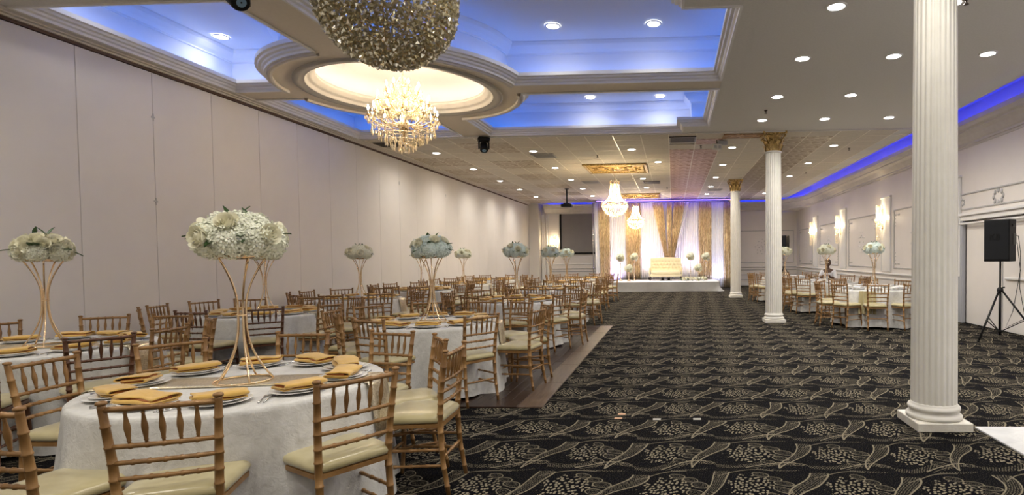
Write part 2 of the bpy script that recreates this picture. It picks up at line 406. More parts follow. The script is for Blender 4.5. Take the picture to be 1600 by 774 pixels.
# dome ring
ring = MB()
for a0, a1 in ((-aX, -aY), (aY2, aX), (PI - aX, PI - aY2), (-PI + aY, -PI + aX)):
    n = 26; prof = [(1.80, HC - .012), (1.80, HC - .055), (1.83, HC - .06), (1.86, HC - .055), (1.87, HC - .012)]
    ring.lathe(prof, n, (DCX, DCY, 0), False, False, a0, a1)
struct('trim_7', ring, m_cove)
struct('trim_8', MB().lathe([(1.56, HC - .006), (1.56, HC - .03), (1.52, HC - .04), (1.47, HC - .03), (1.43, HC - .02), (1.40, HC - .02)], 96, (DCX, DCY, 0), True, False), m_ringgrey)
struct('trim_9', MB().lathe([(1.40, HC - .02), (1.38, HC - .01), (1.38, HC + .03), (1.35, HC + .035), (1.33, HC + .05), (1.30, HC + .055), (1.30, HC + .09), (1.26, HC + .10), (1.26, HC + .16), (1.30, HC + .16), (1.30, HC + .13), (1.62, HC + .13)], 96, (DCX, DCY, 0), True, False), m_cove)
struct('ceiling_dome', MB().lathe([(1.62, HC + .13), (1.60, HC + .24), (1.45, HC + .34), (1.1, HC + .44), (.7, HC + .50), (.3, HC + .53), (0, HC + .54)], 96, (DCX, DCY, 0), True, False), m_dome)
o = MB().tube([(DCX + 1.36*math.cos(t*PI/36), DCY + 1.36*math.sin(t*PI/36), HC + .15) for t in range(72)], .012, 5, closed=True).build('led_strip', m_warmled)
tag(o, 'warm light strip hidden on the rim of the round ceiling dome', 'light strip')

# tiled ceiling
struct('ceiling_back', MB().box(XL - .1, CE, YT, YB, HC + .012, HC + .03), m_ceil)
tiles = empty('ceiling_tiles'); tiles['kind'] = 'structure'
TP = .635; X0 = -.07
tbox = MB().bbox(-.31, .31, -.31, .31, -.008, .012, .004)
tm = {n: tbox.mesh('tile_' + n, mm) for n, mm in (('plain', m_tile), ('tan', m_emb), ('rose', m_embp))}
cnt = 0; rest = {n: MB() for n in tm}
cells = []
for j in range(26):
    for i in range(-12, 9):
        x = X0 + (i + .5) * TP; y = YT + .02 + (j + .5) * TP
        if x < XL + .25 or x > CE - .2 or y > YB - .9: continue
        cells.append((y, x, i, j))
def tile_kind(i, j):
    if i in (0, 1): return 'plain' if j in (0, 2) else 'rose'
    if i in (4, 5): return 'tan' if j >= 1 else 'plain'
    if i in (-7, -8): return 'tan' if j % 4 in (1, 2) else 'plain'
    if i in (-10, -11) and 2 < j: return 'tan' if j % 3 else 'plain'
    return 'plain'
for n_, (y, x, i, j) in enumerate(sorted(cells)):
    k = tile_kind(i, j)
    if i == 0 and j == 1: continue
    if n_ < 290:
        inst('tile', tm[k], tiles, (x, y, HC + .002 - (.006 if k != 'plain' else 0) - random.random() * .002))
    else: rest[k].bbox(x - .31, x + .31, y - .31, y + .31, HC - .006, HC + .012, .004)
for k, mb in rest.items():
    o = mb.build('tile', {'plain': m_tile, 'tan': m_emb, 'rose': m_embp}[k], tiles); o['kind'] = 'stuff'
for i in range(-11, 10):
    x = X0 + i * TP
    if XL + .1 < x < CE: MB().box(-.011, .011, 0, YB - .9 - YT, -.008, 0).build('grid_runner', m_tbar, tiles, (x, YT, HC - .004))
tb = MB()
for j in range(0, 26):
    y = YT + .02 + j * TP
    if y < YB - .8: MB().box(XL + .1, CE - .05, -.008, .008, -.006, 0).build('cross_runner', m_tbar, tiles, (0, y, HC - .003))
# step fascia between plaster ceiling and tiles
struct('trim_10', MB().box(XL, CE, YT - .02, YT + .015, HC - .03, HC + .02), m_ceil)

# left wall: folding partition panels with seams, brown track on top
wl = empty('wall_left'); wl['kind'] = 'structure'
PW = 1.02; y = 6.64 - 9 * PW; pm = {}
pmesh = MB().bbox(-.05, 0, .0025, PW - .0025, .01, HC - .11, .003).mesh('panel', m_wall)
while y < YB - .6:
    inst('panel', pmesh, wl, (XL, y, 0)); y += PW
MB().box(XL - .12, XL - .05, YN, YB, 0, HC + .3).build('backing', m_wall, wl)
struct('trim_11', MB().box(XL - .05, XL + .012, YN, YB - .7, HC - .10, HC - .066), m_track)
struct('trim_12', MB().box(XL - .05, XL + .04, YN, YB - .7, HC - .066, HC - .045).box(XL - .05, XL + .09, YN, YB - .7, HC - .045, HC - .03).box(XL - .05, XL + .17, YN, YB - .7, HC - .03, HC), m_cove)
# small door pulls on the partition seams
for yy in (7.66, 14.8, 17.9):
    for z in (2.35, 3.52):
        if yy > 8 and z < 3: continue
        o = MB().bbox(-.004, .006, -.03, .03, -.012, .012, .002).box(-.004, .01, -.004, .004, -.05, .05).build('latch_plate', m_greymould, wl, (XL, yy, z))

# right wall with dado, frames, pilasters, cornice and blue cove
wr = MB().box(XR, XR + .15, YN, 9.7, 0, HC + .6).box(XR, XR + .15, 12.75, YB, 0, HC + .6)
wr.box(XR, XR + .15, 9.7, 12.75, 2.2, HC + .6).box(XR + .12, XR + .2, 9.7, 12.75, 0, 2.2)
struct('wall_right', wr, m_wallr)
struct('baseboard_right', MB().box(XR - .02, XR, 12.95, YB, 0, .14).box(XR - .02, XR, YN, 9.6, 0, .14), m_trim)
def rail(x, y0, y1, z, d=.035, h=.05): return MB().bbox(x - d, x, y0, y1, z - h/2, z + h/2, .01)
tn = 13
for z, d in ((.94, .045), (.80, .025), (.55, .012)):
    mb = rail(XR, 12.98, YB - .02, z, d); mb.bbox(XR - d, XR, YN, 9.5, z - .025, z + .025, .01)
    struct('trim_%d' % tn, mb, m_trim); tn += 1
def frame_yz(x, y0, y1, z0, z1, w=.035, d=.02):
    mb = MB()
    mb.bbox(x - d, x, y0, y1, z1 - w, z1, .006).bbox(x - d, x, y0, y1, z0, z0 + w, .006)
    mb.bbox(x - d, x, y0, y0 + w, z0 + w, z1 - w, .006).bbox(x - d, x, y1 - w, y1, z0 + w, z1 - w, .006); return mb
for y0, y1 in ((25.75, 28.45), (21.8, 24.5), (17.8, 20.55), (13.55, 16.4), (6.6, 9.2), (3.5, 6.2)):
    o = struct('trim_%d' % tn, frame_yz(XR, y0, y1, 1.1, 2.76), m_greymould); tn += 1
    for ya, sg in ((y0 + .12, 1), (y1 - .12, -1)):          # little stamped corner motifs
        for za, sz in ((1.24, 1), (2.60, -1)):
            mb = MB()
            for q in range(4): mb.ball((XR - .006, ya + sg * q * .09, za), .03, 1, (.25, .5, 1.2)); mb.ball((XR - .006, ya, za + sz * q * .10), .03, 1, (.25, 1, .5))
            b = mb.build('corner_motif', m_greymould, o)
    mb = MB(); yc = (y0 + y1) / 2
    for q in range(8):
        a = q * PI / 4; mb.ball((XR - .006, yc + .17*math.cos(a), 1.93 + .22*math.sin(a)), .05, 1, (.15, 1, .7)); mb.ball((XR - .006, yc + .30*math.cos(a + .4), 1.93 + .36*math.sin(a + .4)), .03, 1, (.15, .7, 1))
    mb.build('centre_motif', m_trim, o)
for yc in (16.95, 21.15, 25.15, 13.0):                       # pilasters behind the sconces
    mb = MB().bbox(XR - .03, XR, yc - .33, yc + .33, 1.0, 3.15, .008).bbox(XR - .05, XR, yc - .36, yc - .31, 1.0, 3.15, .01).bbox(XR - .05, XR, yc + .31, yc + .36, 1.0, 3.15, .01)
    mb.bbox(XR - .07, XR, yc - .38, yc + .38, 3.15, 3.2, .01)
    struct('trim_%d' % tn, mb, m_trim); tn += 1
# cornice: profile swept along the right wall and the back wall
def cprof(side):
    return [(0, 3.74), (.02, 3.74), (.02, 3.78), (.05, 3.79), (.05, 3.83), (.08, 3.85), (.16, 3.95), (.24, 4.0), (.24, 4.03), (.30, 4.05), (.34, 4.10), (.36, 4.11), (.36, 4.20), (.33, 4.20), (.33, 4.16), (0, 4.16)]
mb = MB(); pr = cprof(0); vs = []; fs = []
for p in ((XR, YN, 0), (XR, 25.9, 0)):
    vs += [(p[0] - d, p[1], z) for d, z in pr]
for j, (px, py) in ((0, (5.1, YB - .12)), (1, (XL + .7, YB - .12))):     # chamfered corner, then along the back
    vs += [(px - (d * .4 if j == 0 else 0), py - d, z) for d, z in pr]
n = len(pr)
for s_ in range(3):
    for t in range(n - 1): fs.append((s_*n+t, s_*n+t+1, (s_+1)*n+t+1, (s_+1)*n+t))
mb.add(vs, fs); struct('trim_%d' % tn, mb, m_cove); tn += 1
struct('wall_corner', MB().add([(XR, 25.9, 3.74), (5.1, YB - .12, 3.74), (5.1, YB - .12, HC + .6), (XR, 25.9, HC + .6), (XR, YB, 3.74), (XR, YB, HC + .6)], [(0, 1, 2, 3), (0, 4, 1)]), m_wallr)
struct('ceiling_cove', MB().box(CE - .02, XR + .15, YN, YB + .1, HC + .36, HC + .42).box(CE - .02, CE, YN, YB - .75, HC - .004, HC + .38)
       .box(XL, CE, YB - .75, YB + .1, HC + .36, HC + .42).box(XL, CE, YB - .77, YB - .75, HC - .004, HC + .38), m_wallr)
o = MB().tube([(XR - .1, YN + .3, 4.19), (XR - .1, 25.8, 4.19), (5.2, YB - .26, 4.19), (XL + .9, YB - .26, 4.19)], .014, 4, False).build('led_strip', m_bluedeep)
tag(o, 'deep blue light strip running behind the cornice of right and back walls', 'light strip')

# back wall
struct('wall_back', MB().box(XL - .1, XR + .1, YB, YB + .12, 0, HC + .6), m_wallr)
for z, d in ((.94, .04), (.80, .025), (.55, .02), (.30, .02)):
    struct('trim_%d' % tn, MB().bbox(2.4, XR - .03, YB - d, YB, z - .02, z + .02, .008).bbox(XL + .9, -3.5, YB - d, YB, z - .02, z + .02, .008), m_greymould); tn += 1
def frame_xz(y, x0, x1, z0, z1, w=.035, d=.02):
    mb = MB()
    mb.bbox(x0, x1, y - d, y, z1 - w, z1, .006).bbox(x0, x1, y - d, y, z0, z0 + w, .006)
    mb.bbox(x0, x0 + w, y - d, y, z0 + w, z1 - w, .006).bbox(x1 - w, x1, y - d, y, z0 + w, z1 - w, .006); return mb
o = struct('trim_%d' % tn, frame_xz(YB, 2.9, 6.1, 1.15, 2.78), m_greymould); tn += 1
mb = MB()
for q in range(22):
    a = q * 2.4; r_ = .09 * math.sqrt(q); mb.ball((4.55 + r_*math.cos(a), YB - .008, 1.95 + r_*math.sin(a)), .035, 1, (1, .2, .7))
mb.build('centre_motif', m_greymould, o)
struct('trim_%d' % tn, frame_xz(YB, -6.4, -3.7, 1.15, 3.75), m_trim); tn += 1
# left return: boxed pier beside the partition and a pilaster
struct('wall_return', MB().box(XL - .1, -6.75, YB - .55, YB, 0, HC), m_wall)
struct('trim_%d' % tn, MB().bbox(-6.72, -6.55, YB - .10, YB, 0, 3.74, .01).bbox(-6.5, -6.42, YB - .06, YB, 0, 3.74, .01), m_trim); tn += 1
struct('wall_front', MB().box(XL - .1, XR + .1, YN - .12, YN, 0, HC + .5), m_wallr)
struct('baseboard_back', MB().box(2.4, XR, YB - .025, YB, 0, .14), m_trim)

# doorway in the right wall
d = empty('door_1', (XR, 11.2, 0)); d['kind'] = 'structure'
MB().bbox(.06, .11, -1.42, 1.35, .01, 2.18, .006).build('door_leaf', m_wallr, d)
MB().box(.045, .06, -.02, -.01, .02, 2.17).build('door_gap', m_greymould, d)
MB().bbox(.02, .06, -1.2, -.12, 1.0, 1.05, .01).build('push_bar', m_trim, d)
dj = MB()
for s_ in (-1, 1):
    dj.bbox(-.03, .06, s_*1.5 - .13, s_*1.5 + .13, 0, 2.22, .01)
dj.build('door_jamb', m_greyside, d)
MB().bbox(-.03, .08, -1.65, 1.65, 2.20, 2.30, .01).bbox(-.07, .0, -1.70, 1.70, 2.30, 2.36, .012).bbox(-.05, .0, -1.68, 1.68, 2.12, 2.16, .008).build('door_lintel', m_trim, d)
hd = struct('trim_%d' % tn, frame_yz(XR, 9.75, 12.74, 2.43, 2.79, .035, .02), m_greymould); tn += 1
mb = MB()
for yc, sc in ((11.25, 1), (12.6, .5), (9.95, .6)):
    for q in range(8):
        a = q * PI / 4; mb.ball((XR - .006, yc + .16*sc*math.cos(a), 2.6 + .12*sc*math.sin(a)), .06 * sc, 1, (.15, .8, 1))
mb.build('centre_motif', m_greymould, hd)

# dance floor: dark planks inside a lighter border
df = empty('dance_floor', (0, 0, 0)); tag(df, 'dark brown wooden dance floor with a lighter border under the aisle-side tables', 'dance floor')
fx0, fx1, fy0, fy1 = -5.0, -1.31, 5.57, 12.25; bw = .26
pw = (fx1 - bw - fx0) / 28; pl = (fy1 - fy0 - 2 * bw) / 7
pk = MB().bbox(0, pw - .003, 0, pl - .003, .001, .014, .002).mesh('plank', m_plank)
for i in range(28):
    for j in range(7 if i % 2 == 0 else 8):
        y0 = fy0 + bw + (j * pl if i % 2 == 0 else (j - .5) * pl); L_ = pl; 
        if i % 2 and j == 0: y0 = fy0 + bw
        if i % 2 and j in (0, 7):
            MB().bbox(0, pw - .003, 0, pl/2 - .003, .001, .014, .002).build('plank', m_plank, df, (fx0 + i * pw, y0, 0))
        else: inst('plank', pk, df, (fx0 + i * pw, y0, 0))
bp = MB().bbox(0, bw - .004, 0, 1.11, .001, .016, .003).mesh('border_board', m_border)
for k in range(6): inst('border_board', bp, df, (fx1 - bw, fy0 + k * 1.1133, 0))
bq = MB().bbox(0, 1.14, 0, bw - .004, .001, .016, .003).mesh('border_board', m_plank)
for k in range(3): inst('border_board', bq, df, (fx1 - bw - 1.143 * (k + 1), fy0, 0)); inst('border_board', bq, df, (fx1 - bw - 1.143 * (k + 1), fy1 - bw, 0))
# white marble dance floor at the right
mf = empty('marble_floor', (0, 0, 0)); tag(mf, 'glossy white veined marble floor section at the lower right corner', 'marble floor')
for i in range(4):
    for j in range(5): MB().bbox(0, .912, 0, .912, .001, .016, .002).build('tile', m_marble, mf, (2.575 + i * .914, 4.96 - .914 * (j + 1), 0))

# columns
def flute_prof(r, z, n=24, seg=8):
    pts = []
    for i in range(n * seg):
        a = 2*PI*i/(n*seg); t = (i % seg) / seg
        d = .85 * math.sin(PI * min(max((t - .15) / .7, 0), 1)) * r * .06
        pts.append(((r - d)*math.cos(a), (r - d)*math.sin(a), z))
    return pts
def make_column():
    t = empty('column')
    MB().bbox(-.228, .228, -.228, .228, 0, .075, .006).build('plinth', m_plinth, t)
    MB().lathe([(.215, .075), (.226, .088), (.226, .105), (.21, .12), (.2, .125), (.193, .135), (.196, .15), (.21, .155), (.212, .17), (.207, .182), (.195, .188), (.19, .20), (.186, .21)], 48).build('base', m_col, t)
    mb = MB(); rows = []
    for k in range(13):
        z = .20 + (3.80 - .20) * k / 12; r = .186 - .018 * (k / 12) ** 1.4; rows.append(flute_prof(r, z))
    n = len(rows[0]); vs = [p for r_ in rows for p in r_]; fs = []
    for k in range(12):
        for i in range(n): fs.append((k*n+i, k*n+(i+1) % n, (k+1)*n+(i+1) % n, (k+1)*n+i))
    mb.add(vs, fs).build('shaft', m_col, t)
    MB().lathe([(.168, 3.79), (.185, 3.80), (.19, 3.815), (.185, 3.83), (.17, 3.835)], 40).build('neck_ring', m_col, t)
    cp = MB().lathe([(.155, 3.83), (.150, 3.95), (.152, 4.08), (.17, 4.16), (.20, 4.19)], 32).build('capital', m_goldleaf, t)
    ab = MB(); P = []
    for q in range(4):
        for s_ in range(9):
            tt = s_ / 8; a0 = PI/4 + q*PI/2; c0 = Vector((math.cos(a0), math.sin(a0))) * .37; c1 = Vector((math.cos(a0 + PI/2), math.sin(a0 + PI/2))) * .37
            p = c0.lerp(c1, tt); inw = math.sin(PI * tt) * .05; m_ = (c0 + c1).normalized(); p -= m_ * inw
            if s_ < 8: P.append((p.x, p.y))
    n = len(P); vs = [(p[0], p[1], 4.185) for p in P] + [(p[0], p[1], 4.245) for p in P]
    ab.add(vs, [tuple(range(n))[::-1], tuple(range(n, 2*n))] + [(i, (i+1) % n, n+(i+1) % n, n+i) for i in range(n)]).build('abacus', m_goldleaf, cp)
    def leaf(h, w_, out):
        def fn(u, v):
            s_ = (u - .5) * 2; lobes = 1 + .16 * math.sin(v * 22)
            ww = w_ * (math.sin(PI * (.12 + .78 * v)) ** .7) * lobes
            y = out * (v ** 2.2) - .02 * math.cos(s_ * PI / 2) * 0
            z = h * v - max(0, v - .8) * h * 1.1
            return (s_ * ww / 2, y + .012 * abs(s_) , z)
        return MB().grid(7, 12, fn)
    lm1 = leaf(.18, .105, .075).mesh('leaf', m_goldleaf); lm2 = leaf(.31, .10, .115).mesh('leaf', m_goldleaf)
    for k in range(8):
        a = k * PI / 4
        inst('leaf', lm1, cp, (.17*math.cos(a), .17*math.sin(a), 3.832), a - PI/2)
        a += PI / 8; inst('leaf', lm2, cp, (.152*math.cos(a), .152*math.sin(a), 3.835), a - PI/2)
    vol = MB().tube([((.03*(1 - t_/14))*math.cos(t_*.62) , 0, (.03*(1 - t_/14))*math.sin(t_*.62)) for t_ in range(13)], .011, 6).tube([(-.12, 0, -.14), (-.06, 0, -.05), (0, 0, .02), (.03, 0, 0)], .012, 6).mesh('volute', m_goldleaf)
    for q in range(4):
        a = PI/4 + q*PI/2; inst('volute', vol, cp, (.31*math.cos(a), .31*math.sin(a), 4.14), a)
        a = q*PI/2; inst('volute', vol, cp, (.22*math.cos(a), .22*math.sin(a), 4.13), a, sc=.7)
    return t
col0 = make_column()
for k, (y, lb) in enumerate(((5.06, 'white fluted column nearest the camera, on a scuffed square plinth'), (12.95, 'white fluted column in the middle with a gilded leafy capital'), (20.75, 'white fluted column farthest away beside the stage, gilded capital'))):
    o = col0 if k == 0 else copy_tree(col0); o.location = (2.275, y, 0); tag(o, lb, 'column', 'fluted columns along the aisle')
# ------------------------------------------------------------------ ceiling fittings
def make_downlight():
    t = empty('ceiling_light')
    MB().lathe([(.088, -.004), (.092, -.012), (.108, -.014), (.116, -.008), (.118, 0)], 28, cap=False).build('trim_ring', m_trim, t)
    MB().lathe([(0, -.008), (.090, -.008)], 28, cap=False, smooth=False).build('diffuser', m_led, t)
    spot(t, (0, 0, -.03), DOWN_W)
    return t
dl0 = make_downlight(); first = True
def downlight(x, y, z, lb, grp, watts=None):
    global first
    o = dl0 if first else copy_tree(dl0); first = False
    o.location = (x, y, z); tag(o, lb, 'ceiling light', grp)
    if watts:
        for c in o.children:
            if c.type == 'LIGHT': c.data = c.data.copy(); c.data.energy = watts
    return o
ORD = ['nearest', 'second', 'third', 'fourth', 'fifth', 'farthest']
COLN = {-6.08: 'beside the left wall', -3.55: 'left of the chandeliers', -1.02: 'right of the chandeliers', 1.52: 'left of the columns', 4.05: 'near the right cove'}
for i, x in enumerate((-6.08, -3.55, -1.02, 1.52, 4.05)):
    ys = (14.5, 17.2, 19.9, 22.5, 25.2)
    for j, y in enumerate(ys):
        downlight(x, y, HC - .006, 'round lit downlight in tiled ceiling, %s of the row %s' % (ORD[j] if j < 4 else 'farthest', COLN[x]), 'downlights in the tiled ceiling', DOWN_W * (1.1 + .12 * j))
downlight(-.4, 16.5, HC - .006, 'extra round lit downlight just right of the gilded ceiling panel', 'downlights in the tiled ceiling')
for i, (x, cn) in enumerate(((1.83, 'left'), (3.08, 'middle'), (4.35, 'right'))):
    for j, y in enumerate((11.68, 10.0, 8.1, 6.45)):
        downlight(x, y, HC, 'round white downlight in grey plaster ceiling, %s row, %s from the tiles' % (cn, ('first', 'second', 'third', 'fourth')[j]), 'downlights in the plaster ceiling')
for x in (-6., -3.6, -1.0, 1.83, 4.35):  # unseen downlights added over the camera end to fill the room with light
    for y in (4.2, 1.9, -.6):
        if x in (-3.6,) and y == 4.2: continue
        downlight(x, y, HC, 'added unseen fill downlight above the camera end, %s row, %s' % ({4.2: 'front', 1.9: 'middle', -.6: 'back'}[y], {-6.: 'beside left wall', -3.6: 'left of centre', -1.0: 'at centre', 1.83: 'right of centre', 4.35: 'beside right wall'}[x]), 'downlights out of view near the camera')
for x, y, lb in ((-6.92, 8.45, 'round downlight inside the blue near left coffer'), (-1.74, 8.41, 'left round downlight inside the big blue right coffer'), (-.25, 8.43, 'right round downlight inside the big blue right coffer'),
                 (-1.73, 12.17, 'left round downlight inside the shallow far coffer'), (-.24, 12.2, 'right round downlight inside the shallow far coffer'),
                 (-1.74, 6.7, 'hidden near left downlight of the big right coffer'), (-.25, 6.7, 'hidden near right downlight of the big right coffer'), (-6.5, 6.5, 'hidden near downlight of the left coffer')):
    downlight(x if x > -6.9 else -6.85, y, HC + .675, lb, 'downlights in the coffers', 5 if x > -6 else 2.5)

# gilded rectangular ceiling panels
def medallion(x, y, lb):
    t = empty('ceiling_medallion', (x, y, HC - .01)); tag(t, lb, 'ceiling panel', 'gilded ceiling panels')
    W, D = .95, .82
    MB().bbox(-W + .06, W - .06, -D + .06, D - .06, -.025, 0, .006).build('panel', m_medal, t)
    for x0, x1, y0, y1 in ((-W, W, -D, -D + .08), (-W, W, D - .08, D), (-W, -W + .08, -D + .08, D - .08), (W - .08, W, -D + .08, D - .08)):
        MB().bbox(x0, x1, y0, y1, -.05, 0, .012).build('frame_rail', m_goldleaf, t)
    bd = MB(); n = 34
    for i in range(n + 1):
        for s_ in (-1, 1):
            bd.ball((-W + .12 + i * (2*W - .24) / n, s_ * (D - .12), -.035), .018, 1)
    for i in range(28):
        for s_ in (-1, 1): bd.ball((s_ * (W - .12), -D + .14 + i * (2*D - .28) / 27, -.035), .018, 1)
    o = bd.build('bead_border', m_goldleaf, t); o['kind'] = 'stuff'
    for sx in (-1, 1):
        for sy in (-1, 1):
            for q in range(3):
                cx = sx * (.22 + q * .22); cy = sy * (.18 + .16 * (q % 2)); pts = []
                for k in range(16):
                    a = k * .5 + q; r_ = .13 * (1 - k / 18); pts.append((cx + sx * r_ * math.cos(a), cy + sy * r_ * math.sin(a), -.035))
                MB().tube(pts, [.022 * (1 - k / 22) for k in range(16)], 6).build('scroll', m_goldleaf, t)
    ro = MB().lathe([(.05, -.06), (.16, -.05), (.20, -.03), (.21, -.02)], 24)
    for k in range(12):
        a = k * PI / 6; ro.ball((.25*math.cos(a), .25*math.sin(a), -.03), .07, 1, (1, .45, .35), m=Matrix.Rotation(a, 3, 'Z'))
    ro.build('rosette', m_goldleaf, t)
medallion(-1.69, 17.45, 'gilded rectangular ceiling panel above the nearer glowing chandelier')
medallion(-1.47, 25.3, 'gilded rectangular ceiling panel above the farther glowing chandelier')

def vent(x, y, w_, d_, lb, m, slats=6):
    t = empty('air_vent', (x, y, HC - .008)); tag(t, lb, 'air vent')
    MB().bbox(-w_/2, w_/2, -d_/2, d_/2, -.006, .0, .002).build('backing', m_blackm, t)
    fr = MB(); b = .03
    for x0, x1, y0, y1 in ((-w_/2, w_/2, -d_/2, -d_/2 + b), (-w_/2, w_/2, d_/2 - b, d_/2), (-w_/2, -w_/2 + b, -d_/2, d_/2), (w_/2 - b, w_/2, -d_/2, d_/2)): fr.bbox(x0, x1, y0, y1, -.02, 0, .004)
    fr.build('frame', m, t)
    for k in range(slats):
        y0 = -d_/2 + b + (k + .5) * (d_ - 2*b) / slats
        MB().box(-w_/2 + b, w_/2 - b, y0 - .018, y0 + .006, -.016, -.010).build('slat', m, t)
vent(-3.42, 15.15, .60, .60, 'square louvred air vent behind the first downlight of its row', m_greymould)
vent(-2.95, 20.6, .60, .60, 'louvred air vent left of the nearer glowing chandelier', m_greymould)
vent(-.75, 20.9, .62, .60, 'dark slotted air vent right of the nearer glowing chandelier', m_darkwood, 3)
vent(.25, 13.35, .62, .60, 'dark brown ceiling grille before the rose embossed tiles', m_darkwood, 8)
vent(1.75, 23.6, .60, .60, 'louvred air vent near the fourth downlight left of the columns', m_greymould)
vent(-6.55, 13.3, .9, .45, 'long dark air grille at the left wall beside the coffer', m_darkwood, 3)
o = MB().bbox(-.45, .45, -.22, .22, -.02, 0, .006).build('copper_panel', m_embo, None, (1.62, 13.12, HC - .008)); tag(o, 'copper coloured embossed panel beside the emergency light', 'ceiling panel')

# emergency light
t = empty('emergency_light', (1.12, 13.55, HC - .02), R(25)); tag(t, 'white twin-lamp emergency light hanging from the tiled ceiling', 'emergency light')
MB().bbox(-.03, .20, -.05, .05, -.10, .0, .01).build('battery_box', m_greyside, t)
b = MB().bbox(-.22, .02, -.10, -.04, -.24, -.10, .012).build('lamp_housing', m_col, t)
for s_ in (-.155, -.045): MB().bbox(s_ - .035, s_ + .035, -.105, -.095, -.205, -.135, .004).build('lens', m_greymould, b)
MB().tube([(-.08, -.03, -.10), (-.08, -.02, 0)], .012, 8).build('bracket', m_black, t)
# sprinklers
for x, y, n_ in ((3.18, 6.35, 'between the plaster downlights at the top'), (1.78, 10.9, 'above the middle column, in the plaster'), (.72, 14.2, 'in the rose embossed tiles'), (4.55, 14.9, 'right of the first right-hand tile downlight'), (4.4, 19.0, 'near the right cove'), (-2.0, 15.3, 'left of the gilded ceiling panel'), (-.2, 22.6, 'right of the farther gilded panel')):
    t = empty('sprinkler', (x, y, HC - .004)); tag(t, 'small sprinkler head ' + n_, 'sprinkler', 'ceiling sprinklers')
    MB().lathe([(.035, 0), (.03, -.012), (.012, -.014), (.010, -.04), (.014, -.045)], 12).build('body', m_darkwood, t)
    MB().lathe([(.0, -.065), (.028, -.065), (.028, -.061), (0, -.061)], 12).tube([(-.012, 0, -.04), (-.02, 0, -.055), (-.008, 0, -.063)], .004, 5).tube([(.012, 0, -.04), (.02, 0, -.055), (.008, 0, -.063)], .004, 5).build('deflector', m_darkwood, t)
# moving heads
def moving_head(x, y, z, rz, tilt, lb):
    t = empty('stage_spotlight', (x, y, z), rz); tag(t, lb, 'spotlight', 'black moving spotlights on the beam')
    MB().bbox(-.13, .13, -.10, .10, -.09, 0, .02).build('base', m_black, t)
    yk = MB().bbox(-.12, -.09, -.05, .05, -.26, -.08, .01).bbox(.09, .12, -.05, .05, -.26, -.08, .01).bbox(-.12, .12, -.05, .05, -.11, -.085, .01).build('yoke', m_black, t)
    h = empty('head', (0, 0, -.20), 0, t); h.rotation_euler = (tilt, 0, 0)
    h2 = MB().lathe([(.0, -.10), (.05, -.10), (.08, -.06), (.085, .05), (.09, .10), (.08, .12), (.07, .12)], 24).build('head_shell', m_black, h)
    MB().lathe([(0, .118), (.03, .125), (.045, .121)], 20, cap=False).build('lens', m_lens, h)
moving_head(-4.22, 12.66, HC - .03, .4, 2.6, 'black moving spotlight at the far end of the long beam')
moving_head(-4.17, 5.33, HC - .02, 1.2, 2.2, 'black moving spotlight at the top edge near the left coffer')
# projector
t = empty('projector', (-4.19, 22.5, 0)); tag(t, 'black ceiling projector hanging on a pole before the screen', 'projector')
MB().tube([(0, 0, HC - .01), (0, 0, 3.66)], .03, 12).lathe([(.09, HC - .03), (.09, HC - .006)], 16).build('pole', m_blackm, t)
b = MB().bbox(-.22, .22, -.16, .16, 3.52, 3.64, .02).build('housing', m_black, t)
MB().bbox(-.13, .13, -.10, .10, 3.64, 3.67, .01).build('mount_plate', m_blackm, t)
MB().lathe([(.04, 0), (.045, .03), (.035, .035), (0, .03)], 16).build('lens', m_blackm, b, (.1, .16, 3.58)).rotation_euler = (-PI/2, 0, 0)

